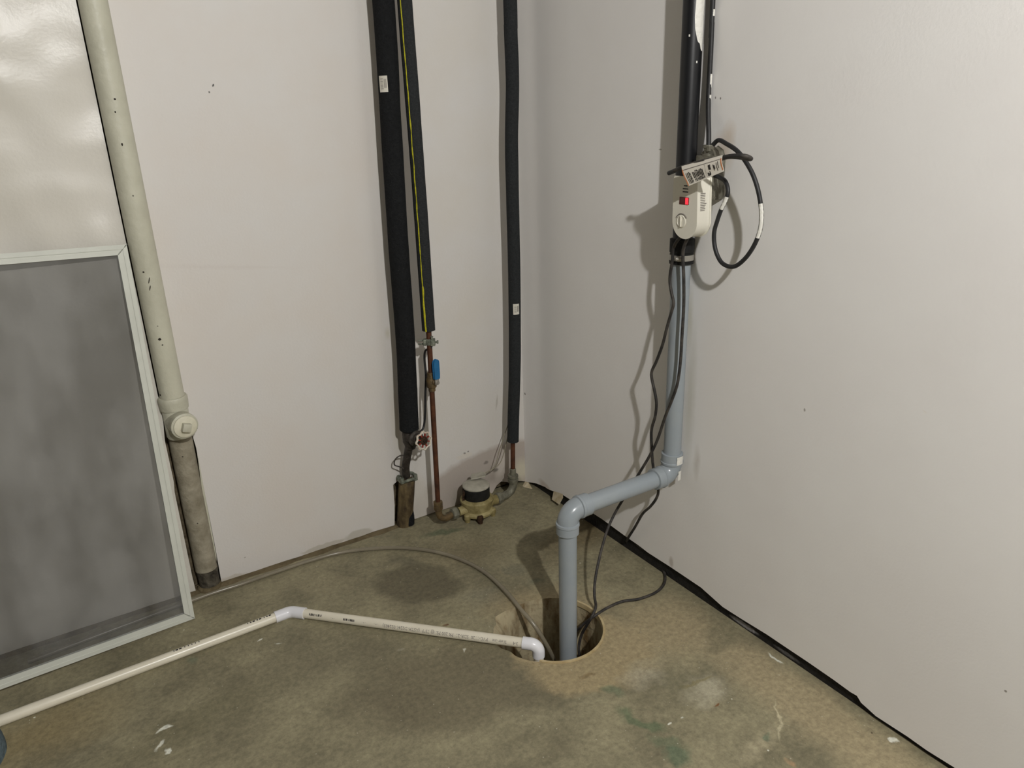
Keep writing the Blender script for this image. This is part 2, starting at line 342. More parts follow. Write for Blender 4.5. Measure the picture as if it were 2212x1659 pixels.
def prism(outline, ext):
    """outline: list of 3-D points, extruded by vector ext"""
    n = len(outline); ext = V(ext); vs = [V(p) for p in outline] + [V(p) + ext for p in outline]
    fs = [tuple(range(n)), tuple(range(2 * n - 1, n - 1, -1))] + [(i, (i + 1) % n, n + (i + 1) % n, n + i) for i in range(n)]
    return vs, fs
def bprism(outline, ext, bev, seg=2):
    vs, fs = prism(outline, ext); me = bpy.data.meshes.new('t'); me.from_pydata([tuple(v) for v in vs], [], fs)
    bm = bmesh.new(); bm.from_mesh(me); n = len(outline)
    e = [ed for ed in bm.edges if (ed.verts[0].index < n) == (ed.verts[1].index < n)]
    bmesh.ops.bevel(bm, geom=e, offset=bev, segments=seg, affect='EDGES', profile=.5); bm.verts.index_update()
    vs = [v.co.copy() for v in bm.verts]; fs = [tuple(v.index for v in f.verts) for f in bm.faces]; bm.free(); bpy.data.meshes.remove(me)
    return vs, fs
def Mh(geo, smooth=True): return mesh_of(geo[0], geo[1], smooth)
def arc_elbow(corner, d_in, d_out, rad, n=10):
    """centre line of a bend at `corner` arriving along d_in and leaving along d_out"""
    a, b = V(d_in).normalized(), V(d_out).normalized(); ang = a.angle(b); t = rad * math.tan(ang / 2)
    s = V(corner) - a * t; nrm = (b - a * b.dot(a)).normalized(); cen = s + nrm * rad; out = []
    for i in range(n + 1):
        th = ang * i / n; out.append(cen - nrm * rad * math.cos(th) + a * rad * math.sin(th))
    return out

# ================================================================== the setting
RX0, RY0, HC = -3.3, -4.6, 2.42
# --- floor with the sump hole
PC, PR = V((-.413, -.757, 0)), .136
def pit_r(a):
    # a: angle round the pit; the left and far side of the concrete is broken away
    d = (a - math.radians(150) + math.pi) % (2 * math.pi) - math.pi
    br = math.exp(-(d / .75) ** 2)
    return PR + .038 * br + (.009 * br) * math.sin(a * 9 + 1) + .003 * br * math.sin(a * 23)
NP = 96
ringtop = [V((PC.x + pit_r(2 * math.pi * i / NP) * math.cos(2 * math.pi * i / NP), PC.y + pit_r(2 * math.pi * i / NP) * math.sin(2 * math.pi * i / NP), 0)) for i in range(NP)]
bm = bmesh.new()
out = [bm.verts.new(p) for p in ((RX0, RY0, 0), (.012, RY0, 0), (.012, .03, 0), (RX0, .03, 0))]
hv = [bm.verts.new(p) for p in ringtop]
ed = [bm.edges.new((out[i], out[(i + 1) % 4])) for i in range(4)] + [bm.edges.new((hv[i], hv[(i + 1) % NP])) for i in range(NP)]
bmesh.ops.triangle_fill(bm, edges=ed, use_beauty=True)
bmesh.ops.recalc_face_normals(bm, faces=bm.faces)
if sum(f.normal.z for f in bm.faces) < 0: bmesh.ops.reverse_faces(bm, faces=bm.faces)
me = bpy.data.meshes.new('floor'); bm.to_mesh(me); bm.free()
floor = put('floor', me, M_FLOOR, kind='structure', recenter=False)
floor['label'] = 'stained bare concrete basement floor with green and tan patches'; floor['category'] = 'floor'
# --- sump pit
pit = thing('sump_pit', (PC.x, PC.y, -.46), 'round sump pit sunk in the concrete floor with a broken left edge', 'pit')
vs, fs = [], []
levels = [(0, 1.0), (-.008, .85), (-.022, .55), (-.04, .28), (-.07, .10), (-.12, .0), (-.2, .0), (-.3, 0), (-.46, .0)]
for z, k in levels:
    for i in range(NP):
        a = 2 * math.pi * i / NP; r = PR + (pit_r(a) - PR) * k + .004 * (z < -.01) * mnoise.noise(V((math.cos(a) * 3, math.sin(a) * 3, z * 14)))
        vs.append(V((PC.x + r * math.cos(a), PC.y + r * math.sin(a), z)))
for j in range(len(levels) - 1):
    for i in range(NP):
        i2 = (i + 1) % NP; fs.append((j * NP + i, j * NP + i2, (j + 1) * NP + i2, (j + 1) * NP + i))
me = bpy.data.meshes.new('pit_wall'); me.from_pydata([tuple(v) for v in vs], [], fs); me.shade_smooth()
put('pit_wall', me, M_PIT, pit)
put('pit_water', Mh(rings((PC.x, PC.y, -.46), (0, 0, 1), [(0, .135), (.04, .135)], 48)), M_WATER, pit)
rp = [V((PC.x + (PR - .0015) * math.cos(math.radians(a)), PC.y + (PR - .0015) * math.sin(math.radians(a)), 0)) for a in range(-142, 50, 4)]
vs, fs = [], []
for p in rp:
    d = (p - PC).normalized()
    for (dr, z) in ((.004, -.001), (.004, .0035), (-.002, .0035), (-.002, -.012)): vs.append(V((p.x + d.x * dr, p.y + d.y * dr, z)))
for i in range(len(rp) - 1):
    for k in range(3): fs.append((i * 4 + k, i * 4 + k + 1, i * 4 + 5 + k, i * 4 + 4 + k))
put('liner_rim', mesh_of(vs, fs), M_LINER, pit, label='pale tan liner edge')

# --- left wall: block behind, three drywall sheets in front of it
wl = put('wall_left', Mh(box(((RX0 + .2) / 2, .09, HC / 2), ((.2 - RX0) / 2, 0, 0), (0, .055, 0), (0, 0, HC / 2)), False), M_BACK, kind='structure', recenter=False)
wl['label'] = 'left white painted drywall of the basement corner'; wl['category'] = 'wall'
SX = -1.165
def sheetL(outl, mat):
    o = put('drywall_sheet', Mh(prism([(x, 0, z) for x, z in outl], (0, .0125, 0)), False), mat, wl, recenter=False); return o
sheetL([(RX0, .0), (SX - .041, -.0), (SX - .0425, .05), (SX - .0425, .34), (SX - .039, .37), (SX - .040, .50), (SX - .034, .56), (SX - .034, HC), (RX0, HC)], M_WALL_A)
bB = []
random.seed(3)
xs = [SX + .036 + i * .05 for i in range(13)]
for x in xs:
    if x < -.56: bB.append((x, .003 + .003 * random.random()))
sheetL([(SX + .034, .004)] + bB[1:] + [(-.552, .004), (-.545, .08), (-.543, .158), (-.53, .166), (-.503, .168), (-.503, HC), (SX + .0325, HC), (SX + .0325, .50), (SX + .036, .46), (SX + .0355, .12)], M_WALL_B)
sheetL([(-.503, .168), (-.472, .168), (-.470, .10), (-.478, .03), (-.475, .002), (-.40, .003), (-.28, .002), (-.155, .004), (-.135, .03), (-.115, .040), (-.085, .028), (-.07, .008), (-.05, .022), (-.02, .012), (-.001, .004), (-.001, HC), (-.503, HC)], M_WALL_C)
# ledge of dirty mortar at the foot of the left wall
vs, fs = [], []
N = 60
for i in range(N + 1):
    x = -1.95 + 1.42 * i / N; q = mnoise.noise(V((x * 14, 0, 0))) * .008
    vs += [V((x, .030, .002)), V((x, .012, .003)), V((x, -.006 - abs(q), .005 + q * .3)), V((x, -.020 - q, .0005))]
for i in range(N):
    for k in range(3): fs.append((i * 4 + k, i * 4 + k + 1, i * 4 + 5 + k, i * 4 + 4 + k))
t1 = put('trim_1', mesh_of(vs, fs), M_LEDGE, kind='structure', recenter=False)
t1['label'] = 'low dirty mortar ledge along the foot of the left wall'; t1['category'] = 'ledge'

# --- right wall
wr = put('wall_right', Mh(box((.07, (RY0 + .2) / 2, HC / 2), (.055, 0, 0), (0, (.2 - RY0) / 2, 0), (0, 0, HC / 2)), False), M_BACK, kind='structure', recenter=False)
wr['label'] = 'right white painted drywall of the basement corner'; wr['category'] = 'wall'
edge = [(1139, 1040), (1146, 1041), (1160, 1044), (1178, 1052), (1183, 1056), (1192, 1060), (1214, 1068), (1230, 1078), (1262, 1097), (1300, 1121), (1330, 1143), (1356, 1162), (1378, 1177), (1400, 1194), (1450, 1226), (1514, 1269),
        (1561, 1311), (1600, 1336), (1657, 1371), (1700, 1400), (1745, 1430), (1800, 1468), (1837, 1495), (1851, 1503), (1860, 1518), (1892, 1547), (1932, 1573), (1960, 1591), (2002, 1621), (2060, 1657)]
low = []
for px, py in edge:
    p = WR(px, py); low.append((p.y, max(p.z, .004)))
low = [q for i, q in enumerate(low) if i == 0 or q[0] < low[i - 1][0] - .001]
yend = low[-1][0]
low += [(yend - .1, .012), (yend - .3, .014), (RY0, .012)]
def cove(y): return -.007 * max(0, 1 + y / .17) ** 2
ys = [q[0] for q in low]
ys2 = sorted(set(ys + [-.17 * i / 14 for i in range(15)]), reverse=True)
def lowz(y):
    for (a, za), (b, zb) in zip(low, low[1:]):
        if b <= y <= a: return za + (zb - za) * (a - y) / max(a - b, 1e-6)
    return low[0][1]
vs, fs = [], []
for y in ys2:
    x = cove(y); z = lowz(y)
    vs += [V((.0105, y, z)), V((x, y, z)), V((x, y, HC)), V((.0105, y, HC))]
for i in range(len(ys2) - 1):
    for k in range(4): fs.append((i * 4 + k, i * 4 + (k + 1) % 4, i * 4 + 4 + (k + 1) % 4, i * 4 + 4 + k))
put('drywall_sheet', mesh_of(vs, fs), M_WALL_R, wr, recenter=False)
put('membrane_strip', Mh(prism([(.0135, .0, -.004), (.0135, RY0, -.004), (.0135, RY0, .11), (.0135, 0, .11)], (-.0028, 0, 0)), False), M_BLACKB, wr, label='black membrane strip under the drywall', recenter=False)
# torn paper flaps at the foot of the right wall
def flap(name, pix, o1, mat, parent, lab):
    pts = [WR(px, py, o) for (px, py), o in zip(pix, o1)]
    nn = (pts[1] - pts[0]).cross(pts[2] - pts[0]).normalized() * .0009
    return put(name, Mh(prism(pts, nn), False), mat, parent, label=lab)
flap('paper_flap', [(1196, 1061), (1215, 1067), (1216, 1075), (1208, 1090), (1192, 1079)], [.004, .004, .006, .016, .014], M_PAPER, wr, 'torn tan paper flap')
p0 = WR(1136, 1036, .005)
flap('paper_flap', [(1134, 1040), (1141, 1041), (1150, 1056), (1122, 1062)], [.008, .004, .012, .055], M_PAPER, wr, 'torn tan paper flap')

# --- rest of the room, behind the camera
def shell(name, cen, h, lab, cat):
    o = put(name, Mh(box(cen, (h[0], 0, 0), (0, h[1], 0), (0, 0, h[2])), False), M_ROOM, kind='structure', recenter=False); o['label'] = lab; o['category'] = cat
shell('ceiling', ((RX0 + .2) / 2, (RY0 + .2) / 2, HC + .05), ((.2 - RX0) / 2, (.2 - RY0) / 2, .05), 'plain pale ceiling over the room', 'ceiling')
shell('wall_back', ((RX0 + .2) / 2, RY0 - .05, HC / 2), ((.2 - RX0) / 2, .05, HC / 2), 'plain pale wall behind the viewer', 'wall')
shell('wall_far_left', (RX0 - .05, (RY0 + .2) / 2, HC / 2), (.05, (.2 - RY0) / 2, HC / 2), 'plain pale wall beyond the left edge of view', 'wall')
# ceiling lamp holder that carries the bulb
lampt = thing('ceiling_lamp', (LAMP.x, LAMP.y, HC), 'bare bulb in a white ceiling lampholder behind the viewer', 'lamp')
put('lampholder', Mh(rings((LAMP.x, LAMP.y, HC), (0, 0, -1), [(0, .055), (.02, .055), (.03, .03), (.085, .022)], 28)), M_PLUG, lampt)

# ================================================================== cast iron drain stack (left)
zt = HC
st = thing('drain_stack', (SX, -.004, 0), 'cream painted cast iron drain pipe set into the left wall with a cleanout', 'pipe')
OY = -.010
def stackpt(z): return V((SX, OY, z))
zc = WL(378, 865).z; zp = WL(386, 903).z
put('upper_pipe', Mh(rings((SX, OY, zc), (0, 0, 1), [(0, .0315), (zt - zc - .002, .0315)], 28)), M_STACK, st)
put('hub_collar', Mh(rings((SX, OY, zc - .008), (0, 0, 1), [(-.012, .032), (-.010, .037), (.012, .0385), (.022, .0385), (.026, .036), (.026, .031)], 28)), M_STACK, st)
pv = V((SX + .000, OY, zp)); ax = V((.16, -1, -.02)).normalized()
co = put('cleanout_fitting', Mh(join(rings((SX, OY, zp - .05), (0, 0, 1), [(0, .031), (.006, .034), (.084, .034), (.09, .031)], 28), rings(pv, ax, [(0, .034), (.046, .034), (.050, .036), (.062, .036), (.064, .033)], 28))), M_STACK, st)
pl = put('cleanout_plug', Mh(rings(pv + ax * .064, ax, [(0, .0305), (.004, .0305), (.0055, .028)], 28)), material('plug_cream', lin(218, 214, 194), .5, .4, col2=lin(206, 202, 180), scale=40), st, label='round cream plug')
sx = ax.cross(V((0, 0, 1))).normalized(); sz = sx.cross(ax)
s45 = (sx * .94 + sz * .34).normalized(); s45b = (sz * .94 - sx * .34).normalized()
put('square_nut', Mh(box(pv + ax * .076, s45 * .0115, s45b * .0115, ax * .008, .002)), M_STACK, pl)
zl = zp - .05
put('lower_pipe', Mh(rings((SX + .001, OY + .019, .062), (0, 0, 1), [(0, .0315), (zl - .062, .0315)], 28)), M_STACK2, st)
put('bare_iron_foot', Mh(rings((SX + .002, OY + .017, -.0), (0, 0, 1), [(0, .030), (.05, .030), (.064, .032)], 24)), M_STACK3, st)
put('mortar_skirt', Mh(rings((SX, OY + .014, -.001), (0, 0, 1), [(0, .037), (.006, .036), (.010, .033), (.012, .028)], 18)), M_LEDGE, st)
put('paint_sliver', Mh(prism([(SX + .030, -.001, .33), (SX + .0355, -.001, .44), (SX + .036, -.001, .40), (SX + .034, -.001, .10), (SX + .031, -.001, .08)], (0, -.0012, 0)), False), M_STACK, st)

# ================================================================== window screen leaning on the left wall
BR = FL(419, 1334, .004); TR = WL(272, 529, .018); BLp = FL(0, 1489, .022)
uu = (BLp - BR).normalized(); vv = (TR - BR); HT = vv.length; vv = vv.normalized(); uu = (uu - vv * uu.dot(vv)).normalized()
nn = uu.cross(vv).normalized()
if nn.y > 0: nn = -nn
SW_, RW, TH = .74, .0225, .0045
sc = thing('window_screen', BR + uu * SW_ / 2, 'white framed insect screen with grey mesh leaning against the left wall', 'screen')
def rail(a, b, side):
    # a,b outer-edge ends in (u,v); mitred 45 degrees
    d = (V(b) - V(a)).normalized(); n_ = V(side); L_ = (V(b) - V(a)).length
    q = [V(a), V(b), V(b) - d * RW + n_ * RW, V(a) + d * RW + n_ * RW]
    P = [BR + uu * p.x + vv * p.y + nn * .0045 for p in q]
    g1 = bprism(P, -nn * TH * 2, .0012)
    q2 = [V(a) + d * .006 + n_ * .006, V(b) - d * .006 + n_ * .006, V(b) - d * .0095 + n_ * .0095, V(a) + d * .0095 + n_ * .0095]
    P2 = [BR + uu * p.x + vv * p.y + nn * .0045 for p in q2]
    g2 = bprism(P2, nn * .0018, .0004)
    put('frame_rail', Mh(join(g1, g2), False), M_SCRF, sc)
rail((0, 0), (0, HT), (1, 0)); rail((0, HT), (SW_, HT), (0, -1)); rail((SW_, HT), (SW_, 0), (-1, 0)); rail((SW_, 0), (0, 0), (0, 1))
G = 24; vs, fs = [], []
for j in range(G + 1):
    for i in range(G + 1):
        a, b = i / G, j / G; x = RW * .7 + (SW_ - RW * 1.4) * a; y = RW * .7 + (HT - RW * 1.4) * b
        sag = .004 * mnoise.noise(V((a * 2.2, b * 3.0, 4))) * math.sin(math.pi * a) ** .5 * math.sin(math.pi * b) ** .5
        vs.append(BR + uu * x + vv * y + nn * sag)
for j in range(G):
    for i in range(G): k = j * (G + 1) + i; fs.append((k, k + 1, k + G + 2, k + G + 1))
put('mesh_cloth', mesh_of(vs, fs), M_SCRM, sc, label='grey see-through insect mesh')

# ================================================================== insulated water main
OM = .080
mp_ = [WL(827, -60, OM), WL(828, 0, OM), WL(844, 260, OM), WL(860, 520, OM), WL(869, 640, OM), WL(876, 740, OM), WL(880, 830, OM), WL(883, 900, OM), WL(884, 930, OM)]
mp_[0] = V((mp_[1].x, mp_[1].y, HC - .002))
mpts = catmull(mp_, 8)
wm = thing('water_main', (mpts[-1].x, -OM, 0), 'thick black foam wrapped pipe with a barcode sticker beside the yellow striped pipe', 'pipe')
rr = []
for i, p in enumerate(mpts):
    t = i / (len(mpts) - 1); rr.append(.0300 + .0014 * mnoise.noise(V((p.z * 7, 1, 0))) + (.0008 if t > .75 else 0))
rr[-1] = .026
put('foam_wrap', Mh(tube(mpts, rr, 26)), M_FOAM, wm)
def sticker(px, py, hw, hh, o, r, parent, cpt):
    # curved label on a foam tube: centre px,py; columns wrap the tube
    c = V(cpt); to = (CAM - c); to.z = 0; to.normalize(); side = V((to.y, -to.x, 0)) * -1
    P0 = WL(px, py, o); off = (P0 - c).dot(side); a0 = math.asin(max(-.9, min(.9, off / r)))
    vs, fs = [], []; n = 8
    def at(u, v, lift): 
        a = a0 + u / r; return V((c.x, c.y, P0.z + v)) + (to * math.cos(a) + side * math.sin(a)) * (r + lift)
    for i in range(n + 1):
        u = -hw + 2 * hw * i / n; vs += [at(u, -hh, .0012), at(u, hh, .0012)]
    for i in range(n): fs.append((2 * i, 2 * i + 2, 2 * i + 3, 2 * i + 1))
    lab = put('barcode_sticker', mesh_of(vs, fs), M_LABEL, parent, label='white barcode sticker')
    g = []
    for k in range(9):
        v0 = hh * (-.62 + k * .15); th = random.choice([.0006, .001, .0014]); a, b = -hw * .62, hw * .05
        q = [at(a, v0, .0016), at(b, v0, .0016), at(b, v0 + th, .0016), at(a, v0 + th, .0016)]; g.append((q, [(0, 1, 2, 3)]))
    for k in range(3):
        u0 = hw * (.25 + .2 * k); q = [at(u0, -hh * .5, .0016), at(u0 + .0012, -hh * .5, .0016), at(u0 + .0012, hh * .6, .0016), at(u0, hh * .6, .0016)]; g.append((q, [(0, 1, 2, 3)]))
    put('barcode_print', Mh(join(*g), False), M_INKG, lab)
def near(pts, z): return min(pts, key=lambda p: abs(p.z - z))
zz = WL(828, 181, OM).z
sticker(828, 181, .0125, .021, OM + .03, .0305, wm, near(mpts, zz))
B = mpts[-1]
# gate valve under the foam
vb = B + V((.002, 0, -.022)); va = V((.20, -.96, .10)).normalized()
gv = put('gate_valve', Mh(join(rings(B + V((0, 0, .012)), (0, 0, -1), [(0, .017), (.01, .02), (.02, .024), (.05, .024), (.06, .02), (.075, .016)], 20), rings(vb, va, [(.0, .022), (.022, .023), (.026, .0265), (.034, .0265), (.038, .019), (.046, .018), (.05, .012), (.062, .011), (.064, .006), (.074, .0055)], 20))), M_GUN, wm)
hc = vb + va * .072
hx = va.cross(V((0, 0, 1))).normalized(); hz = hx.cross(va)
vs, fs = [], []; NS, MS = 64, 8
for i in range(NS):
    a = 2 * math.pi * i / NS; r = .0275 + .0024 * math.cos(8 * a)
    d = hx * math.cos(a) + hz * math.sin(a); c = hc + d * r
    for k in range(MS):
        b = 2 * math.pi * k / MS; vs.append(c + d * math.cos(b) * .0032 + va * math.sin(b) * .0042)
for i in range(NS):
    for k in range(MS): fs.append((i * MS + k, i * MS + (k + 1) % MS, ((i + 1) % NS) * MS + (k + 1) % MS, ((i + 1) % NS) * MS + k))
hw_ = put('handwheel', mesh_of(vs, fs), M_RIM, wm, label='red handwheel with a worn white rim')
gsp = []
for k in range(8):
    a = 2 * math.pi * (k + .5) / 8; d = hx * math.cos(a) + hz * math.sin(a); e = hx * -math.sin(a) + hz * math.cos(a)
    gsp.append(box(hc + d * .0195, d * .0075, e * .0022, va * .0025, .0006))
put('wheel_spokes', Mh(join(*gsp)), M_RED, hw_)
put('wheel_hub', Mh(rings(hc - va * .004, va, [(0, .014), (.006, .0145), (.0075, .012), (.0085, .005), (.012, .005), (.0125, .004)], 24)), M_RUST, hw_)
# pipe between valve and sleeve, clamp, sleeve
S0 = WL(878, 1028, .03)
pp = catmull([vb + V((-.004, .004, -.03)), WL(880, 985, .055), WL(876, 1010, .04), S0], 6)
put('bare_pipe', Mh(tube(pp, .0135, 18)), M_GUN, wm)
sl0, sl1 = WL(879, 1036, .022), WL(874, 1132, .006); sl1.z = .0
put('clamp_ring', Mh(join(tube([sl0 + V((math.cos(a) * .029, math.sin(a) * .029, .008 + .004 * math.sin(3 * a))) for a in [i * math.pi / 14 for i in range(29)]], .0055, 8), box(sl0 + V((-.026, -.02, .012)), (.006, 0, 0), (0, .006, 0), (0, 0, .010), .001), box(sl0 + V((.022, -.022, .012)), (.006, 0, 0), (0, .006, 0), (0, 0, .011), .001))), M_ZINC, wm)
put('pipe_sleeve', Mh(tube([sl0 + (sl1 - sl0) * t for t in (0, .03, .3, .6, 1)], [.024, .0275, .028, .0275, .029], 24)), M_SLEEVE, wm)
ft = sl1 + (sl0 - sl1) * .02
put('foam_remnant', Mh(tube([ft + V((.010, -.010, -.0)), ft + V((.011, -.011, .03)), ft + V((.014, -.009, .058)), ft + V((.019, -.004, .068))], [.021, .021, .017, .007], 16)), M_FOAM, wm)
put('tie_wire', Mh(tube(catmull([WL(884, 985, .06), WL(866, 984, .05), WL(854, 992, .045), WL(852, 1004, .045), WL(862, 1008, .05), WL(872, 1012, .055)], 6), .0022, 8)), M_GUN, wm)

# ================================================================== copper riser with yellow striped insulation
OC = .117
cp_ = [V((0, 0, 0)), WL(874, 0, OC), WL(888, 180, OC), WL(906, 420, OC), WL(917, 580, OC), WL(926, 713, OC)]
cp_[0] = V((cp_[1].x, cp_[1].y, HC - .002))
ci = catmull(cp_, 8)
cr = thing('copper_riser', (cp_[-1].x, -OC, 0), 'copper pipe in foam with a yellow seam stripe and blue handled valve', 'pipe')
put('foam_wrap', Mh(tube(ci, [.0205 + .0007 * mnoise.noise(V((p.z * 9, 3, 0))) for p in ci], 22)), M_FOAM2, cr)
ys_ = []
fine = catmull(cp_, 60)
for i, p in enumerate(fine):
    to = CAM - p; to.z = 0; to.normalize(); sd = V((-to.y, to.x, 0)) * -1
    if sd.dot(RX) > 0: sd = -sd
    th = math.radians(34 - 8 * i / len(fine)) + .10 * mnoise.noise(V((p.z * 22, 9, 0)))
    ys_.append(p + (to * math.cos(th) + sd * math.sin(th)) * .0205)
ws = [.0017 + .0011 * mnoise.noise(V((p.z * 40, 2, 0))) + (.0012 if p.z < .85 else 0) for p in ys_]
put('yellow_stripe', Mh(tube(ys_, ws, 6)), M_YEL, cr, label='yellow adhesive seam')
c0 = cp_[-1]; base_c = WL(946, 1085, OC)
def cpz(z): 
    t = (c0.z - z) / (c0.z - base_c.z); return c0 + (base_c - c0) * t
put('copper_pipe', Mh(tube([cpz(c0.z + .01), cpz(base_c.z)], .0085, 18)), M_COPPER, cr)
# ground clamp
gz = WL(931, 737, OC).z; g = cpz(gz)
right = V((RX.x, RX.y, 0)).normalized(); fwd = V((RF.x, RF.y, 0)).normalized()
gc = put('ground_clamp', Mh(join(rings(g + V((0, 0, -.010)), (0, 0, 1), [(0, .011), (.003, .013), (.017, .013), (.02, .011)], 18), box(g + right * -.013 - fwd * .006, right * .005, fwd * .009, V((0, 0, .010)), .0015), box(g + right * .012 - fwd * .008, right * .007, fwd * .008, V((0, 0, .011)), .0015),
    rings(g - right * .014 + V((0, 0, .004)), -right, [(0, .0026), (.022, .0026)], 10), rings(g - right * .014 + V((0, 0, -.007)), -right, [(0, .0026), (.022, .0026)], 10))), M_ZINC, cr, label='corroded ground clamp')
put('clamp_screw', Mh(join(rings(g + right * .016 - fwd * .008, right, [(0, .0035), (.008, .0035), (.0085, .0055), (.013, .0055)], 12), rings(g + right * .010 - fwd * .012 + V((0, 0, .008)), V((0, 0, 1)), [(0, .003), (.009, .003), (.0095, .0045), (.012, .0045)], 10))), M_ZINC, gc)
# ball valve
bz = WL(936, 822, OC).z; b0 = cpz(bz)
bv = put('ball_valve', Mh(join(rings(b0 + V((0, 0, -.034)), (0, 0, 1), [(0, .011), (.012, .0115), (.014, .0155), (.026, .017), (.040, .0165), (.050, .0125), (.062, .0125), (.064, .0105)], 20), rings(b0, right * .75 - fwd * .66, [(0, .010), (.018, .010), (.020, .007), (.026, .007)], 14))), M_BRASS, cr)
hd = (right * .75 - fwd * .66).normalized(); hn = b0 + hd * .026
put('lever_nut', Mh(join(rings(hn - hd * .002, hd, [(0, .008), (.005, .008), (.006, .005), (.009, .005)], 6), box(hn + V((0, 0, .010)), hd * .0012, hd.cross(V((0, 0, 1))) * .008, V((0, 0, .016)), .0004))), M_STEEL, bv)
sdv = hd.cross(V((0, 0, 1))).normalized()
ol = []
for (a, b) in [(-.0085, 0), (-.0095, .012), (-.0095, .038)] + [(-.0095 * math.cos(t), .052 + .0095 * math.sin(t)) for t in [i * math.pi / 8 for i in range(9)]] + [(.0095, .038), (.0095, .012), (.0085, 0)]:
    ol.append(hn + hd * .004 + sdv * a + V((0, 0, .014 + b)))
put('lever_handle', Mh(bprism(ol, -hd * .008, .002)), M_BLUE, bv, label='blue vinyl coated lever')
# coupling and bend to the meter
zb = .046
bb = V((base_c.x, base_c.y, zb))
MC = FL(1031, 1113, .0); MC = V((MC.x, -.105, 0)); my = MC.y
put('coupling', Mh(rings(V((base_c.x, base_c.y, base_c.z - .022)), (0, 0, 1), [(-.008, .0125), (0, .0165), (.010, .0165), (.0105, .0145), (.014, .0145), (.0145, .0165), (.024, .0165), (.026, .0115)], 8)), M_BRASS, cr)
mz = .040
el = [V((base_c.x, base_c.y, base_c.z - .015))] + arc_elbow((base_c.x, base_c.y, mz), (0, 0, -1), (1, my - base_c.y, 0), .030, 8)
endl = V((MC.x - .092, my, mz)); el.append(endl)
put('inlet_bend', Mh(tube(el, .0115, 16)), M_BRASS, cr)
put('union_nut', Mh(rings(endl + V((-.012, 0, 0)), (1, 0, 0), [(0, .013), (.004, .0205), (.022, .0205), (.026, .016)], 8)), M_GALV, cr)
# ground wire
gw = [g - fwd * .004 + V((.008, 0, -.014)), WL(929, 752, OC + .004), WL(919, 758, OC - .02), WL(917, 775, OC - .035), WL(920, 810, OC - .03), WL(919, 850, OC - .03), WL(918, 900, OC - .04), WL(914, 925, OC - .04), vb + V((.026, -.01, .01))]
put('ground_wire', Mh(tube(catmull(gw, 8), .0036, 10)), M_CABLE, label='thin black ground wire between the clamp and the handwheel valve', cat='wire')

# ================================================================== water meter
wmt = thing('water_meter', (MC.x, MC.y, 0), 'small brass water meter with black drum and grey lid on the floor', 'water meter')
put('meter_body', Mh(join(rings((MC.x, MC.y, .014), (0, 0, 1), [(0, .045), (.004, .056), (.012, .058), (.020, .050), (.034, .052), (.046, .058), (.056, .059), (.062, .054), (.064, .048)], 32),
     rings((MC.x - .075, my, mz), (1, 0, 0), [(0, .0155), (.02, .0155), (.035, .022)], 16), rings((MC.x + .080, my, mz), (-1, 0, 0), [(0, .0175), (.022, .0175), (.04, .024)], 16))), M_BRONZE, wmt, label='pale brass casing')
for k, a in enumerate((-110, -35, 35, 120, 200)):
    a = math.radians(a); c = V((MC.x + .054 * math.cos(a), MC.y + .054 * math.sin(a), 0))
    put('foot_lug', Mh(rings(c, (0, 0, 1), [(0, .009), (.010, .0095), (.012, .012), (.026, .012), (.03, .008)], 10)), M_RUST if k == 0 else M_BRONZE, wmt)
rg = put('register_drum', Mh(rings((MC.x, MC.y, .070), (0, 0, 1), [(0, .044), (.004, .0465), (.048, .0465), (.050, .044)], 36)), M_MBLK, wmt, label='black register drum')
ld_ = put('register_lid', Mh(rings((MC.x, MC.y, .119), (0, 0, 1), [(0, .0475), (.004, .0475), (.007, .043), (.008, .02)], 36)), M_MTOP, wmt, label='grey hinged lid')
hp = V((MC.x + .028, MC.y + .030, .130))
put('hinge_cap', Mh(bprism([hp + V((-.030, .0, 0)), hp + V((-.012, -.010, .002)), hp + V((.020, -.012, .002)), hp + V((.032, .004, 0)), hp + V((.022, .018, 0)), hp + V((-.018, .016, .002))], (0, 0, .008), .002)), M_MTOP, ld_)
put('side_bracket', Mh(bprism([V((MC.x - .050, MC.y + .02, .02)), V((MC.x - .054, MC.y + .005, .06)), V((MC.x - .056, MC.y + .0, .095)), V((MC.x - .050, MC.y + .004, .112)), V((MC.x - .044, MC.y + .02, .112)), V((MC.x - .044, MC.y + .03, .03))], (.006, -.006, 0), .0015)), M_RUST, wmt)
for k in range(2):
    s = hp + V((.020, .004, .004))
    if k == 0: q = [s, WL(1068, 1008, .075), WL(1078, 975, .06), WL(1088, 945, .05), WL(1098, 915, .045)]
    else: q = [s, WL(1076, 1005, .08), WL(1088, 980, .07), WL(1095, 950, .06), WL(1101, 922, .05)]
    put('signal_wire', Mh(tube(catmull(q, 7), .0017, 6)), material('grey_wire_%d' % k, lin(140, 134, 116), .6, .3), label=('grey signal wire rising from the meter lid, left of the pair' if k == 0 else 'grey signal wire rising from the meter lid, right of the pair'), cat='wire')

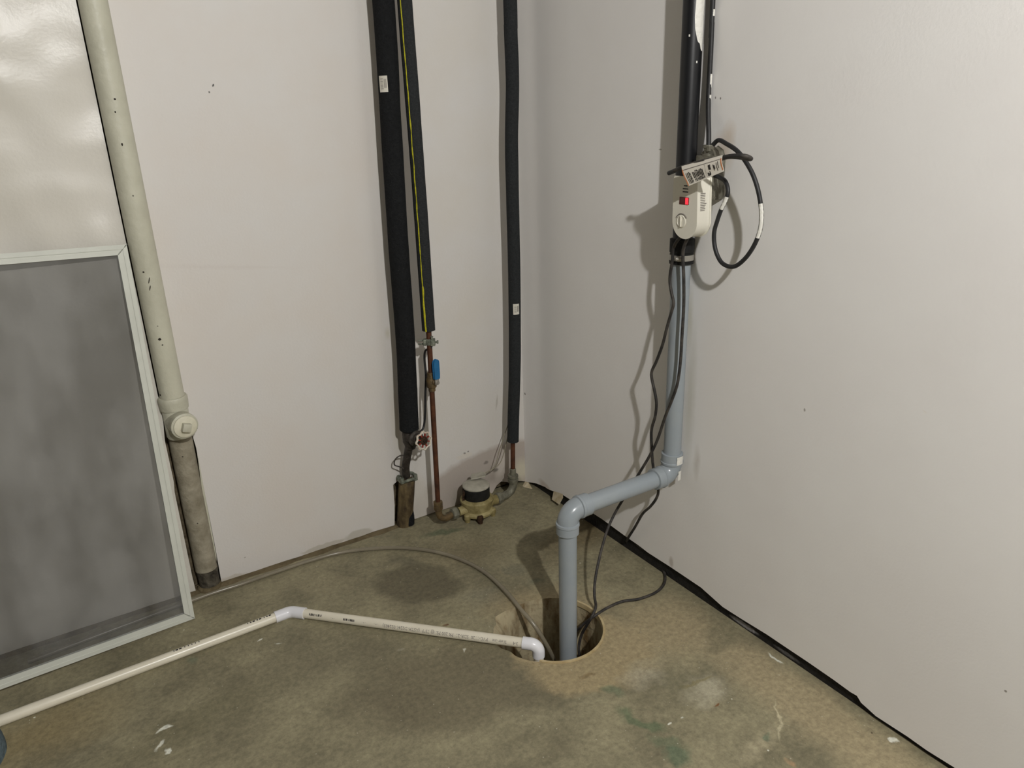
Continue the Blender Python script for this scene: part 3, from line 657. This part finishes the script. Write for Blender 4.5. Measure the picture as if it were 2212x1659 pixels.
# ================================================================== far insulated pipe by the corner
OF = .092
fpn = [V((0, 0, 0)), WL(1102, 0, OF), WL(1103, 60, OF), WL(1107, 180, OF), WL(1105, 300, OF), WL(1107, 420, OF), WL(1111, 600, OF), WL(1112, 780, OF), WL(1109, 900, OF), WL(1108, 953, OF)]
fpn[0] = V((fpn[1].x, fpn[1].y, HC - .002))
fi = catmull(fpn, 8)
fr = thing('service_pipe', (fpn[-1].x, -OF, 0), 'thin black foam wrapped pipe in the corner with a copper tail and elbow', 'pipe')
put('foam_wrap', Mh(tube(fi, [.0205 + .0006 * mnoise.noise(V((p.z * 8, 5, 0))) for p in fi], 22)), M_FOAM2, fr)
zz = WL(1115, 667, OF).z; sticker(1115, 667, .010, .018, OF + .015, .0208, fr, near(fi, zz))
f0 = fpn[-1]; fb = WL(1108, 1030, OF)
put('copper_pipe', Mh(tube([f0 + V((0, 0, .01)), V((fb.x, fb.y, fb.z))], .0085, 16)), M_COPPER, fr)
put('union_nut', Mh(rings(V((fb.x, fb.y, fb.z - .014)), (0, 0, 1), [(-.012, .015), (0, .0195), (.008, .0195), (.009, .016), (.013, .016), (.014, .0195), (.022, .0195), (.024, .012), (.046, .0115), (.048, .009)], 10)), M_GALV, fr)
e2s = V((fb.x, fb.y, fb.z - .016)); e2e = V((MC.x + .076, my, mz))
outp = [e2s] + arc_elbow((fb.x + .0, fb.y, mz), (0, 0, -1), (e2e - V((fb.x, fb.y, mz))), .032, 8) + [e2e]
put('outlet_bend', Mh(tube(outp, .0145, 16)), M_GALV, fr)
ed_ = (V((fb.x, fb.y, mz)) - e2e).normalized()
put('outlet_nut', Mh(rings(e2e + ed_ * .004, ed_, [(0, .017), (.003, .0205), (.020, .0205), (.023, .017)], 8)), M_GALV, fr)

# ================================================================== grey sump discharge pipe
OG, RG = .030, .0242
e1 = WR(1450, 1022, OG); e1.y = e1.y; ztop_g = WR(1472, 545, OG).z
e2 = FL(1226, 1104, e1.z - .006)
gp = thing('discharge_pipe', (e2.x, e2.y, -.4), 'grey plastic pipe rising from the sump pit and along the right wall', 'pipe')
put('pit_riser', Mh(tube([V((e2.x, e2.y, -.40)), V((e2.x, e2.y, e2.z - .05))], RG, 28)), M_GREYP, gp)
dh = (e1 - e2).normalized()
put('cross_run', Mh(tube([e2 + dh * .05, e1 - dh * .05], RG, 28)), M_GREYP, gp)
wtop = WR(1472, 545, OG); wtop = V((-OG, (e1.y + wtop.y) / 2, wtop.z))
put('wall_riser', Mh(tube([e1 + V((0, 0, .05)), V((-OG, wtop.y, wtop.z))], RG, 28)), M_GREYP, gp)
def fitting(corner, a, b, name='elbow'):
    # a: direction from which it arrives, b: direction it leaves
    a, b = V(a).normalized(), V(b).normalized(); rad = .036
    arc = arc_elbow(corner, a, b, rad, 12); g1 = tube(arc, RG + .0035, 28)
    s, t = arc[0], arc[-1]
    c1 = rings(s, -a, [(-.004, RG + .003), (-.002, RG + .0065), (.004, RG + .0072), (.006, RG + .0055), (.028, RG + .0055), (.029, RG + .004), (.029, RG)], 28)
    c2 = rings(t, b, [(-.004, RG + .003), (-.002, RG + .0065), (.004, RG + .0072), (.006, RG + .0055), (.028, RG + .0055), (.029, RG + .004), (.029, RG)], 28)
    return put(name, Mh(join(g1, c1, c2)), M_GREYP, gp)
fitting(e2, (0, 0, 1), dh)
el1 = fitting(e1, dh, (0, 0, 1))
# white paint smears on the wall elbow
def smear(cen, axis, r, a0, a1, z0, z1, parent, mat, name, seed=1, n=10, m=6, to=None):
    ax_ = V(axis).normalized(); t0 = (V(to) - V(cen)); t0 = (t0 - ax_ * t0.dot(ax_)).normalized(); s0 = ax_.cross(t0); vs, fs = [], []
    for j in range(m + 1):
        for i in range(n + 1):
            b = j / m; z = z0 + (z1 - z0) * b; k = 1 + .22 * mnoise.noise(V((b * 4, seed, i > n / 2)))
            am = (a0 + a1) / 2; a = am + (a0 + (a1 - a0) * i / n - am) * k
            vs.append(V(cen) + ax_ * z + (t0 * math.cos(a) + s0 * math.sin(a)) * r)
    for j in range(m):
        for i in range(n): q = j * (n + 1) + i; fs.append((q, q + 1, q + n + 2, q + n + 1))
    return put(name, mesh_of(vs, fs), mat, parent)
smear(e1 + V((0, 0, .036)), (0, 0, 1), RG + .0078, .45, 1.15, .002, .026, el1, M_PAINT, 'paint_smear', 2, to=CAM)
smear(e1 + V((0, 0, .0)), (0, 0, 1), RG + .0042, .75, 1.2, -.012, .016, el1, M_PAINT, 'paint_smear', 5, to=CAM)

# ================================================================== black pipe above, rubber coupling
bt0 = V((-OG, wtop.y, wtop.z))
bp = thing('black_vent_pipe', bt0, 'glossy black plastic pipe with a white paint drip above the grey pipe', 'pipe')
btop = V((-OG, WR(1498, 0, OG).y, HC - .002)); bs = bt0 + V((0, 0, .02))
bl = put('black_pipe', Mh(tube([bs, btop], RG, 28)), M_ABS, bp)
axb = (btop - bs).normalized()
z0_ = (WR(1510, 110, OG).z - bs.z); z1_ = HC - bs.z - .05
vs, fs = [], []; t0 = (CAM - bs); t0 = (t0 - axb * t0.dot(axb)).normalized(); s0 = axb.cross(t0); nJ = 40
for j in range(nJ + 1):
    b = j / nJ; z = z0_ + (z1_ - z0_) * b; cen = bs + axb * z
    wd = min(1, b * 24) ; a1 = 1.25; a0 = 1.15 - .95 * wd ** .7 + .12 * mnoise.noise(V((z * 30, 0, 0)))
    if b < .02: a0 = 1.1
    for i in range(7):
        a = a0 + (a1 - a0) * i / 6; vs.append(cen + (t0 * math.cos(a) + s0 * math.sin(a)) * (RG + .0006))
for j in range(nJ):
    for i in range(6): q = j * 7 + i; fs.append((q, q + 1, q + 8, q + 7))
put('paint_drip', mesh_of(vs, fs), M_PAINT, bl, label='white paint drip')
for (zpx, a) in ((135, .55), (78, -.25)):
    z = WR(1500, zpx, OG).z - bs.z; smear(bs, axb, RG + .0006, a - .06, a + .07, z - .0022, z + .0026, bl, M_PAINT, 'paint_fleck', zpx, 3, 3, to=CAM)
rc = put('rubber_coupling', Mh(rings(bt0 + V((0, 0, -.028)), (0, 0, 1), [(0, RG + .001), (.001, RG + .006), (.008, RG + .0065), (.009, RG + .0045), (.028, RG + .0045), (.030, RG + .0065), (.062, RG + .0065), (.064, RG)], 30)), M_RUB, bp)
tc_ = (CAM - bt0); tc_.z = 0; tc_.normalize(); sc_ = V((tc_.y, -tc_.x, 0)); sc_ = sc_ if sc_.dot(RX) > 0 else -sc_
hcl = put('hose_clamp', Mh(rings(bt0 + V((0, 0, -.018)), (0, 0, 1), [(0, RG + .0052), (0, RG + .0062), (.014, RG + .0062), (.014, RG + .0052)], 30)), M_STEEL, rc, label='steel hose clamp')
cs = bt0 + V((0, 0, -.011)) + tc_ * (RG + .010) - sc_ * .004
put('clamp_screw', Mh(join(rings(cs - sc_ * .010, sc_, [(0, .0055), (.003, .0055), (.0035, .004), (.016, .004)], 10), box(cs - tc_ * .003, sc_ * .006, tc_ * .003, V((0, 0, .006)), .0008))), M_STEEL, rc)

# ================================================================== outlet box, its cable, and the pump switch
bxc = WR(1543, 392, .04)
yb0 = -.886; zb1, zb0 = WR(1530, 338, .03).z, WR(1550, 432, .02).z
yb1 = yb0 + .051
ob = thing('outlet_box', (-.03, (yb0 + yb1) / 2, zb0), 'grey metal electrical box on the right wall behind the white switch', 'outlet')
cx = lambda x0, x1, y0, y1, z0, z1, bv=.002: box(((x0 + x1) / 2, (y0 + y1) / 2, (z0 + z1) / 2), ((x1 - x0) / 2, 0, 0), (0, (y1 - y0) / 2, 0), (0, 0, (z1 - z0) / 2), bv)
put('box_body', Mh(cx(-.041, -.001, yb0, yb1, zb0, zb1, .003)), M_BOX, ob)
put('cover_plate', Mh(cx(-.045, -.041, yb0 - .002, yb1 + .002, zb0 - .003, zb1 + .003, .002)), M_BOX, ob)
put('receptacle_face', Mh(cx(-.050, -.045, yb0 + .006, yb1 - .006, zb0 + .008, zb1 - .05, .002)), M_BOX2, ob)
put('box_screw', Mh(rings((-.052 + .03, yb0, zb0 + .08), (0, -1, 0), [(0, .004), (.002, .004), (.0025, .002)], 10)), M_GUN, ob)
cn = V((-.030, WR(1531, 318, .03).y, zb1))
put('cable_connector', Mh(join(rings(cn, (0, 0, 1), [(0, .016), (.006, .016), (.007, .0115), (.018, .0115), (.02, .014), (.026, .014)], 12), box(cn + V((-.004, -.010, .018)), (.010, 0, 0), (0, .004, 0), (0, 0, .006), .001))), M_BOX, ob)
put('mortar_blob', Mh(bprism([V((-.038, yb0 + .004, zb1)), V((-.038, yb1 - .006, zb1)), V((-.036, yb1 - .014, zb1 + .012)), V((-.036, yb0 + .026, zb1 + .020)), V((-.037, yb0 + .010, zb1 + .012))], (.034, 0, 0), .003)), M_BOX, ob)
vcx = [cn + V((0, 0, .015)), WR(1531, 290, .024), WR(1530, 240, .015), WR(1531, 200, .010), WR(1535, 120, .0085), WR(1538, 50, .0085), WR(1540, 0, .0085), V((0, 0, 0))]
vcx[-1] = V((-.0085, vcx[-2].y + .01, HC - .002))
vc = catmull(vcx, 8)
vco = thing('supply_cable', vcx[0], 'straight black electrical cable with white paint chips running up from the grey box', 'cable')
vco_c = put('cable_jacket', Mh(tube(vc, .0058, 12)), M_CABLE, vco)
zz0, zz1 = WR(1532, 255, .02).z, WR(1532, 195, .02).z
for (pa, pb, sd) in ((248, 205, 1), (200, 160, 3), (36, 22, 5)):
    c = near(vc, WR(1532, pb, .009).z); za, zb_ = WR(1532, pa, .009).z, WR(1532, pb, .009).z
    smear(V((c.x, c.y, 0)), (0, 0, 1), .0063, .35, 1.35, za, zb_, vco, M_PAINT, 'paint_chip', sd, 6, 6, to=V((CAM.x, CAM.y, 0)))
lp = [V((-.028, vcx[0].y - .006, zb1 + .022)), WR(1552, 303, .03), WR(1570, 311, .045), WR(1590, 324, .055), WR(1606, 342, .06), WR(1624, 372, .06), WR(1636, 405, .058), WR(1643, 440, .056), WR(1645, 470, .056), WR(1641, 500, .056), WR(1628, 532, .058), WR(1608, 560, .06), WR(1585, 576, .06), WR(1562, 570, .06), WR(1549, 550, .06), WR(1543, 525, .06), WR(1543, 500, .06), WR(1549, 478, .058), WR(1557, 455, .056), WR(1566, 436, .054), WR(1572, 418, .052), WR(1571, 402, .05), WR(1563, 388, .046), V((-.034, yb0 + .004, zb1 - .040))]
lpc = catmull(lp, 7)
lco = thing('looped_cable', lp[0], 'black cable hanging in an open loop to the right of the grey box', 'cable')
put('cable_jacket', Mh(tube(lpc, .0050, 12)), M_CABLE, lco)
for (i0, i1) in ((7.0, 9.6), (18.2, 19.8)):
    seg = [p + (CAM - p).normalized() * .0026 for p in lpc[int(i0 * 7):int(i1 * 7)]]; put('paint_streak', Mh(tube(seg, [.0043 + .0007 * mnoise.noise(V((i * .9, 1, 1))) for i in range(len(seg))], 8)), M_PAINT, lco, label='white paint streak')

# pump switch (white piggy-back controller)
XB, XF = -.0555, -.0975
cF = WR(1479, 452, -XF); W2 = .0368; ztop_s, zbot_s = WR(1484, 384, -XF).z, WR(1474, 513, -XF).z
sw = thing('pump_switch', (XB, cF.y, zbot_s), 'white plastic pump switch with red light and dial plugged in above the coupling', 'switch')
tilt = .035
def sp(u, v):   # u: along -y (right in view), v: world z
    return V((XF, cF.y - u + (v - cF.z) * tilt, v))
olp = [sp(-W2 * .96, ztop_s - .004), sp(-W2 * .90, ztop_s), sp(W2 * .90, ztop_s), sp(W2 * .96, ztop_s - .004), sp(W2, zbot_s + W2)]
olp += [sp(W2 * math.cos(t), zbot_s + W2 - W2 * math.sin(t)) for t in [i * math.pi / 20 for i in range(1, 20)]] + [sp(-W2, zbot_s + W2)]
hs = put('housing', Mh(bprism(olp, (XB - XF, 0, 0), .003, 3)), M_PLUG, sw)
put('seam_band', Mh(bprism([V((XB + .001, p.y, p.z)) for p in [sp(0, (ztop_s + zbot_s) / 2) + (q - sp(0, (ztop_s + zbot_s) / 2)) * 1.012 for q in olp]], (.005, 0, 0), .001)), M_PLUG, hs)
def onface(px, py): p = WR(px, py, -XF); return p
lf = onface(1478, 434)
ln_ = put('indicator_lens', Mh(cx(XF - .0012, XF + .001, lf.y - .0150, lf.y + .0150, lf.z - .0085, lf.z + .0085, .001)), M_REDL, sw, label='red indicator window')
put('indicator_glow', Mh(cx(XF - .0018, XF - .0011, lf.y - .0140, lf.y - .0050, lf.z - .0075, lf.z + .0075, .0003)), M_REDE, ln_)
df = onface(1472, 478)
dl = put('dial', Mh(rings((XF + .002, df.y, df.z), (-1, 0, 0), [(0, .0150), (.003, .0150), (.004, .0138), (.0045, .0125), (.0035, .0120), (.0035, .001)], 32)), M_PLUG, sw, label='round slotted dial')
put('dial_ridge', Mh(cx(XF - .0048, XF - .001, df.y - .0013, df.y + .0013, df.z - .0125, df.z + .0125, .0004)), M_PLUG, dl)
arcg = [V((XF - .0006, df.y + math.cos(t) * .0185, df.z + math.sin(t) * .0175)) for t in [math.radians(a) for a in range(25, 160, 9)]]
put('dial_scale', Mh(tube(arcg, .0013, 6)), M_INKG, sw)
vf = onface(1481, 408)
for k in range(3): put('printed_bar', Mh(cx(XF - .0005, XF + .0005, vf.y - .0085 + .003 * (k == 2), vf.y + .0085 - .003 * (k == 2), vf.z + (k - 1) * .0068 - .0012, vf.z + (k - 1) * .0068 + .0012, 0), False), M_INK, sw)
ysd = sp(W2, WR(1515, 437, .077).z).y
sdl = WR(1515, 437, .077).z
gl = []
random.seed(5)
for k in range(11):
    z = sdl + .020 - k * .0038; x0 = XB - .010 - random.random() * .006
    gl.append(cx(XF + .013, x0, ysd - .0006 - (z - sdl) * -tilt, ysd + .0008 - (z - sdl) * -tilt, z - .0007, z + .0007, 0))
put('rating_print', Mh(join(*gl), False), M_INKG, sw, label='grey rating print')
put('plug_base', Mh(cx(-.0560, -.0495, yb0 + .018, yb0 + .044, zb0 + .012, zb0 + .05, .001)), M_BOX2, sw)

# tagged cord lying over the switch
tg = [WR(1446, 374, .118), WR(1456, 369, .126), WR(1474, 361, .130), WR(1500, 353, .130), WR(1530, 346, .128), WR(1560, 340, .122), WR(1588, 336, .116), WR(1610, 337, .106), WR(1622, 342, .094), WR(1618, 344, .084), WR(1602, 341, .072), WR(1580, 339, .060), WR(1562, 342, .052), V((-.044, yb0 + .018, zb1 - .016))]
tcx = thing('tagged_cord', tg[0], 'short bent black cord carrying the printed tag above the white switch', 'cord')
put('cord_jacket', Mh(tube(catmull(tg, 7), .0044, 12)), M_CABLE2, tcx)
put('cord_end', Mh(tube([WR(1445, 374, .118), WR(1457, 369, .126)], .0052, 10)), M_CABLE, tcx)
# tag
TA, TB, TCc, TD = WR(1472, 359, .136), WR(1560, 335, .130), WR(1563, 370, .126), WR(1487, 402, .136)
tgn = (TB - TA).cross(TD - TA).normalized(); tgn = tgn if tgn.dot(CAM - TA) > 0 else -tgn
def tagp(u, v, l=0.0):
    p = (TA * (1 - u) + TB * u) * (1 - v) + (TD * (1 - u) + TCc * u) * v
    return p + tgn * (l + .006 * math.sin(math.pi * min(1, v * 1.2)) * .6)
def sheet(u0, u1, v0, v1, l, nu=6, nv=6, th=None):
    vs, fs = [], []
    for j in range(nv + 1):
        for i in range(nu + 1): vs.append(tagp(u0 + (u1 - u0) * i / nu, v0 + (v1 - v0) * j / nv, l))
    for j in range(nv):
        for i in range(nu): q = j * (nu + 1) + i; fs.append((q, q + 1, q + nu + 2, q + nu + 1))
    if th:
        n0 = len(vs); vs += [v - tgn * th for v in vs]; fs += [tuple(n0 + i for i in reversed(f)) for f in fs]
        bd = [i for i in range(nu + 1)] + [(j + 1) * (nu + 1) - 1 for j in range(1, nv + 1)] + [nv * (nu + 1) + i for i in range(nu - 1, -1, -1)] + [j * (nu + 1) for j in range(nv - 1, 0, -1)]
        for a, b in zip(bd, bd[1:] + bd[:1]): fs.append((a, b, n0 + b, n0 + a))
    return vs, fs
tag = thing('warning_tag', TA, 'white printed warning tag with orange edges wrapped on the black cord', 'tag')
put('tag_sheet', Mh(sheet(0, 1, 0, 1, 0, 10, 8, .0012)), M_TAG, tag)
put('orange_border', Mh(sheet(0, .025, .18, 1, .0006, 1, 8)), M_ORANGE, tag)
put('orange_border', Mh(sheet(.975, 1, .18, .9, .0006, 1, 8)), M_ORANGE, tag)
put('fold_stripe', Mh(sheet(.02, .98, .20, .235, .0006, 8, 1)), M_INKG, tag)
gt = []
random.seed(11)
for c, (u, thk) in enumerate([(.07, .012), (.105, .018), (.145, .018), (.175, .014), (.24, .018), (.275, .020), (.315, .018), (.35, .022), (.385, .020), (.42, .022), (.455, .020), (.49, .020)]):
    v = .36 + .10 * random.random()
    while v < .93:
        v2 = min(.94, v + .08 + .35 * random.random()); gt.append(sheet(u, u + thk, v, v2, .0007, 1, 2)); v = v2 + .03
for (u, v, du, dv) in ((.60, .75, .03, .18), (.635, .80, .03, .13), (.66, .70, .02, .2), (.66, .36, .035, .26), (.70, .34, .015, .3), (.78, .40, .015, .35), (.80, .46, .02, .22), (.86, .34, .012, .5), (.90, .3, .012, .4)):
    gt.append(sheet(u, u + du, v, v + dv, .0007, 1, 2))
put('tag_print', Mh(join(*gt), False), M_INK, tag)
put('fold_line', Mh(sheet(.57, .576, .25, .95, .0007, 1, 2), False), M_INKG, tag)

# pump cords hanging from the switch
ca = [V((-.078, cF.y + .012, zbot_s + .012)), WR(1457, 530, .070), WR(1452, 565, .068), WR(1447, 602, .066), WR(1450, 630, .066), WR(1455, 655, .066), WR(1450, 675, .066), WR(1440, 710, .066), WR(1431, 745, .066), WR(1418, 780, .066), WR(1408, 802, .066), WR(1408, 818, .066), WR(1414, 845, .066), WR(1418, 872, .065), WR(1415, 900, .063), WR(1408, 925, .060), WR(1407, 950, .057), WR(1410, 1000, .050), WR(1415, 1030, .046), WR(1422, 1058, .040), WR(1418, 1076, .037), WR(1405, 1094, .034), WR(1388, 1110, .030), WR(1372, 1138, .023), WR(1356, 1164, .014),
      FL(1356, 1172, .008), FL(1372, 1180, .006), FL(1400, 1198, .006), FL(1423, 1220, .006), FL(1436, 1240, .006), FL(1434, 1262, .006), FL(1416, 1280, .006), FL(1380, 1294, .006), FL(1345, 1299, .007), FL(1312, 1313, .010), FL(1285, 1330, .006), FL(1268, 1342, -.02), FL(1250, 1358, -.06), FL(1236, 1372, -.12), FL(1226, 1384, -.25)]
put('pump_cable', Mh(tube(catmull(ca, 6), .0040, 10)), M_CABLE2, label='black pump cable with kinks that loops out over the floor before the pit', cat='cable')
cb = [V((-.078, cF.y - .004, zbot_s + .010)), WR(1476, 540, .068), WR(1477, 600, .064), WR(1477, 660, .062), WR(1473, 730, .062), WR(1470, 780, .062), WR(1463, 830, .063), WR(1450, 868, .064), WR(1437, 900, .064), WR(1420, 950, .064), WR(1403, 985, .066), WR(1376, 1030, .078), WR(1345, 1080, .105), WR(1325, 1115, .13), WR(1310, 1150, .165), WR(1296, 1200, .21), WR(1286, 1250, .25), WR(1284, 1285, .275), FL(1287, 1310, .020), FL(1279, 1331, .004), FL(1268, 1350, -.03), FL(1256, 1372, -.08), FL(1250, 1400, -.12), FL(1254, 1425, -.16)]
put('pump_cable', Mh(tube(catmull(cb, 6), .0040, 10)), M_CABLE2, label='black pump cable hanging straight from the switch down into the pit', cat='cable')

# ================================================================== white PVC condensate line on the floor
R34 = .0134
A0 = FL(-40, 1572, R34); A1 = FL(600, 1329, R34); J = FL(628, 1321, R34); B1 = FL(1130, 1386, R34 + .003)
pv_ = thing('drain_line', J, 'white plastic drain pipe running over the floor with a bend into the sump pit', 'pipe')
dA = (J - A0).normalized(); EB = FL(1163, 1393, R34 + .003); dB = (EB - J).normalized()
A00 = A0 - dA * .25
put('left_run', Mh(tube([A00, J - dA * .03], R34, 22)), M_PVC, pv_)
pr = put('right_run', Mh(tube([J + dB * .03, EB - dB * .03], R34, 22)), M_PVC, pv_)
fa = [J - dA * .045] + arc_elbow(J, dA, dB, .03, 8) + [J + dB * .045]
put('bend_fitting', Mh(join(tube(fa, R34 + .0030, 22), )), M_PVCF, pv_)
fe = [EB - dB * .042] + arc_elbow(EB, dB, (0, 0, -1), .021, 8) + [EB + V((0, 0, -.036))]
put('end_elbow', Mh(tube(fe, R34 + .0032, 22)), M_PVCF, pv_, label='glossy white elbow')
put('drop_stub', Mh(tube([EB + V((0, 0, -.03)), EB + V((0, 0, -.16))], R34, 18)), M_PVC, pv_)
# print along the right-hand run
def text_mesh(body, size):
    cu = bpy.data.curves.new('t', 'FONT'); cu.body = body; cu.size = size; cu.resolution_u = 2
    ob_ = bpy.data.objects.new('t', cu); COL.objects.link(ob_); bpy.context.view_layer.update()
    dg = bpy.context.evaluated_depsgraph_get(); me = bpy.data.meshes.new_from_object(ob_.evaluated_get(dg))
    vs = [v.co.copy() for v in me.vertices]; fs = [tuple(p.vertices) for p in me.polygons]
    bpy.data.objects.remove(ob_); bpy.data.curves.remove(cu); bpy.data.meshes.remove(me); return vs, fs
def pipe_text(body, size, start, dirv, base_r, ang, flip=1, squash=1.0):
    vs, fs = text_mesh(body, size); out_ = []
    d = V(dirv).normalized(); up = V((0, 0, 1)); up = (up - d * up.dot(d)).normalized(); sd = d.cross(up)
    tocam = CAM - V(start); sd = sd if sd.dot(tocam) > 0 else -sd
    for v in vs:
        a = ang + (v.y - size * .35) / base_r * flip
        out_.append(V(start) + d * v.x * squash + (sd * math.cos(a) + up * math.sin(a)) * (base_r + .00035))
    return out_, fs
Lr = (EB - J).length
def onrun(t): return J + (EB - J) * t
gtx = [pipe_text('PVC-1120  SDR-21  PR 200 PSI @ 73\u00b0F  (ASTM D2241 022403)', .0125, onrun(.815), -dB, R34, math.radians(22), -1, .92)]
gtx.append(pipe_text('Silver-line', .0125, onrun(.885), -dB, R34, math.radians(20), -1, .8))
gtx.append(pipe_text('3-4', .013, onrun(.928), -dB, R34, math.radians(20), -1, .8))
for t0_ in (.52, .47, .43, .38, .33, .20): gtx.append(pipe_text('- = -', .008, onrun(t0_), -dB, R34, math.radians(26), -1, .9))
for g_ in gtx[:3]: put('pipe_lettering', Mh(g_, False), M_INKG, pr, label='grey upside-down lettering')
for g_ in gtx[3:]: put('pipe_mark', Mh(g_, False), M_INKG, pr)
bars = []
random.seed(9)
up = V((0, 0, 1)); sdd = dB.cross(up).normalized(); sdd = sdd if sdd.dot(CAM - J) > 0 else -sdd
def barblk(t0, t1, n, a0, a1):
    for k in range(n):
        t = t0 + (t1 - t0) * k / n; p = onrun(t); q = onrun(t + (t1 - t0) / n * random.choice((.35, .55, .75)))
        vs_ = []
        for a in (a0, (a0 + a1) / 2, a1):
            for c in (p, q): vs_.append(c + (sdd * math.cos(a) + up * math.sin(a)) * (R34 + .0004))
        bars.append((vs_, [(0, 1, 3, 2), (2, 3, 5, 4)]))
barblk(.090, .145, 9, math.radians(24), math.radians(50)); barblk(.235, .285, 9, math.radians(20), math.radians(44))
for k in (0, 9): put('print_block', Mh(join(*bars[k:k + 9]), False), M_INK, pr)
bars2 = []
upA = V((0, 0, 1))
sA = dA.cross(upA).normalized(); sA = sA if sA.dot(CAM - J) > 0 else -sA
for k in range(16):
    p = J - dA * (.055 + .009 * k + (.12 if k > 7 else 0)); q = p - dA * random.choice((.002, .004, .006)); vs_ = []
    for a in (math.radians(78), math.radians(100)):
        for c in (p, q): vs_.append(c + (sA * math.cos(a) + upA * math.sin(a)) * (R34 + .0004))
    bars2.append((vs_, [(0, 1, 3, 2)]))
lrun = [o for o in bpy.data.objects if o.name.startswith('left_run')][0]
for k in (0, 8): put('print_block', Mh(join(*bars2[k:k + 8]), False), M_INK, lrun)

# ================================================================== clear hose on the floor
hz_ = .0062
ho = [FL(60, 1430, hz_), FL(250, 1358, hz_), FL(440, 1288, hz_), FL(520, 1262, hz_), FL(600, 1234, hz_), FL(680, 1208, hz_), FL(740, 1193, hz_), FL(810, 1185, hz_), FL(880, 1184, hz_), FL(950, 1194, hz_), FL(1010, 1215, hz_), FL(1055, 1242, hz_ + .002), FL(1095, 1280, hz_ + .006), FL(1128, 1320, .006), FL(1150, 1345, -.01), FL(1172, 1378, -.05), FL(1192, 1415, -.12), FL(1205, 1450, -.22)]
put('vinyl_hose', Mh(tube(catmull(ho, 8), .0062, 14)), M_HOSE, label='dull clear vinyl hose curving over the floor into the pit', cat='hose')

# ================================================================== cloth bundle at the left edge of view
cb_ = FL(-52, 1640, 0)
vs, fs = [], []; NU, NV = 28, 16
for j in range(NV + 1):
    for i in range(NU):
        a = 2 * math.pi * i / NU; b = math.pi * .5 * j / NV; r = .064 * (1 + .13 * mnoise.noise(V((math.cos(a) * 1.6, math.sin(a) * 1.6, b * 1.5))))
        vs.append(cb_ + V((r * math.cos(a) * math.cos(b), r * math.sin(a) * math.cos(b) * 1.15, .085 * math.sin(b) * (1 + .12 * mnoise.noise(V((math.cos(a) * 3, math.sin(a) * 3, 7)))))))
for j in range(NV):
    for i in range(NU): i2 = (i + 1) % NU; fs.append((j * NU + i, j * NU + i2, (j + 1) * NU + i2, (j + 1) * NU + i))
fs.append(tuple(range(NU))[::-1])
put('cloth_bundle', mesh_of(vs, fs), M_CLOTH, label='edge of a blue grey cloth bundle at the lower left corner', cat='cloth')

# ================================================================== chips in the paint of the drain stack
M_CHIP = material('chipped_paint_iron', lin(46, 40, 34), .8, .2)
for k, (px, py, hw, hh) in enumerate([(345, 733, .0042, .0034), (351, 745, .0022, .0018), (322, 606, .0013, .009), (324, 622, .0013, .007), (310, 588, .0026, .0022), (248, 214, .0026, .0022), (249, 242, .0016, .0024), (264, 312, .0018, .0036), (347, 858, .0030, .0034)]):
    p = WL(px, py, .0405); to_ = V((CAM.x - SX, CAM.y - OY, 0)).normalized(); sd_ = V((to_.y, -to_.x, 0)); sd_ = sd_ if sd_.dot(RX) > 0 else -sd_
    P0 = V((SX, OY, 0)); a_c = math.asin(max(-.9, min(.9, ((p - P0).dot(sd_)) / .0315))); vs, fs = [], []
    n = 10
    vs.append(P0 + V((0, 0, p.z)) + (to_ * math.cos(a_c) + sd_ * math.sin(a_c)) * .0320)
    for i in range(n):
        t = 2 * math.pi * i / n; q = 1 + .35 * mnoise.noise(V((i * 1.7, k, 0))); a = a_c + hw * q * math.cos(t) / .0315 + (hh * .3 * math.sin(t) / .0315 if hh > .006 else 0)
        vs.append(P0 + V((0, 0, p.z + hh * q * math.sin(t))) + (to_ * math.cos(a) + sd_ * math.sin(a)) * .0319)
    for i in range(n): fs.append((0, 1 + i, 1 + (i + 1) % n))
    put('paint_chip', mesh_of(vs, fs), M_CHIP, st)
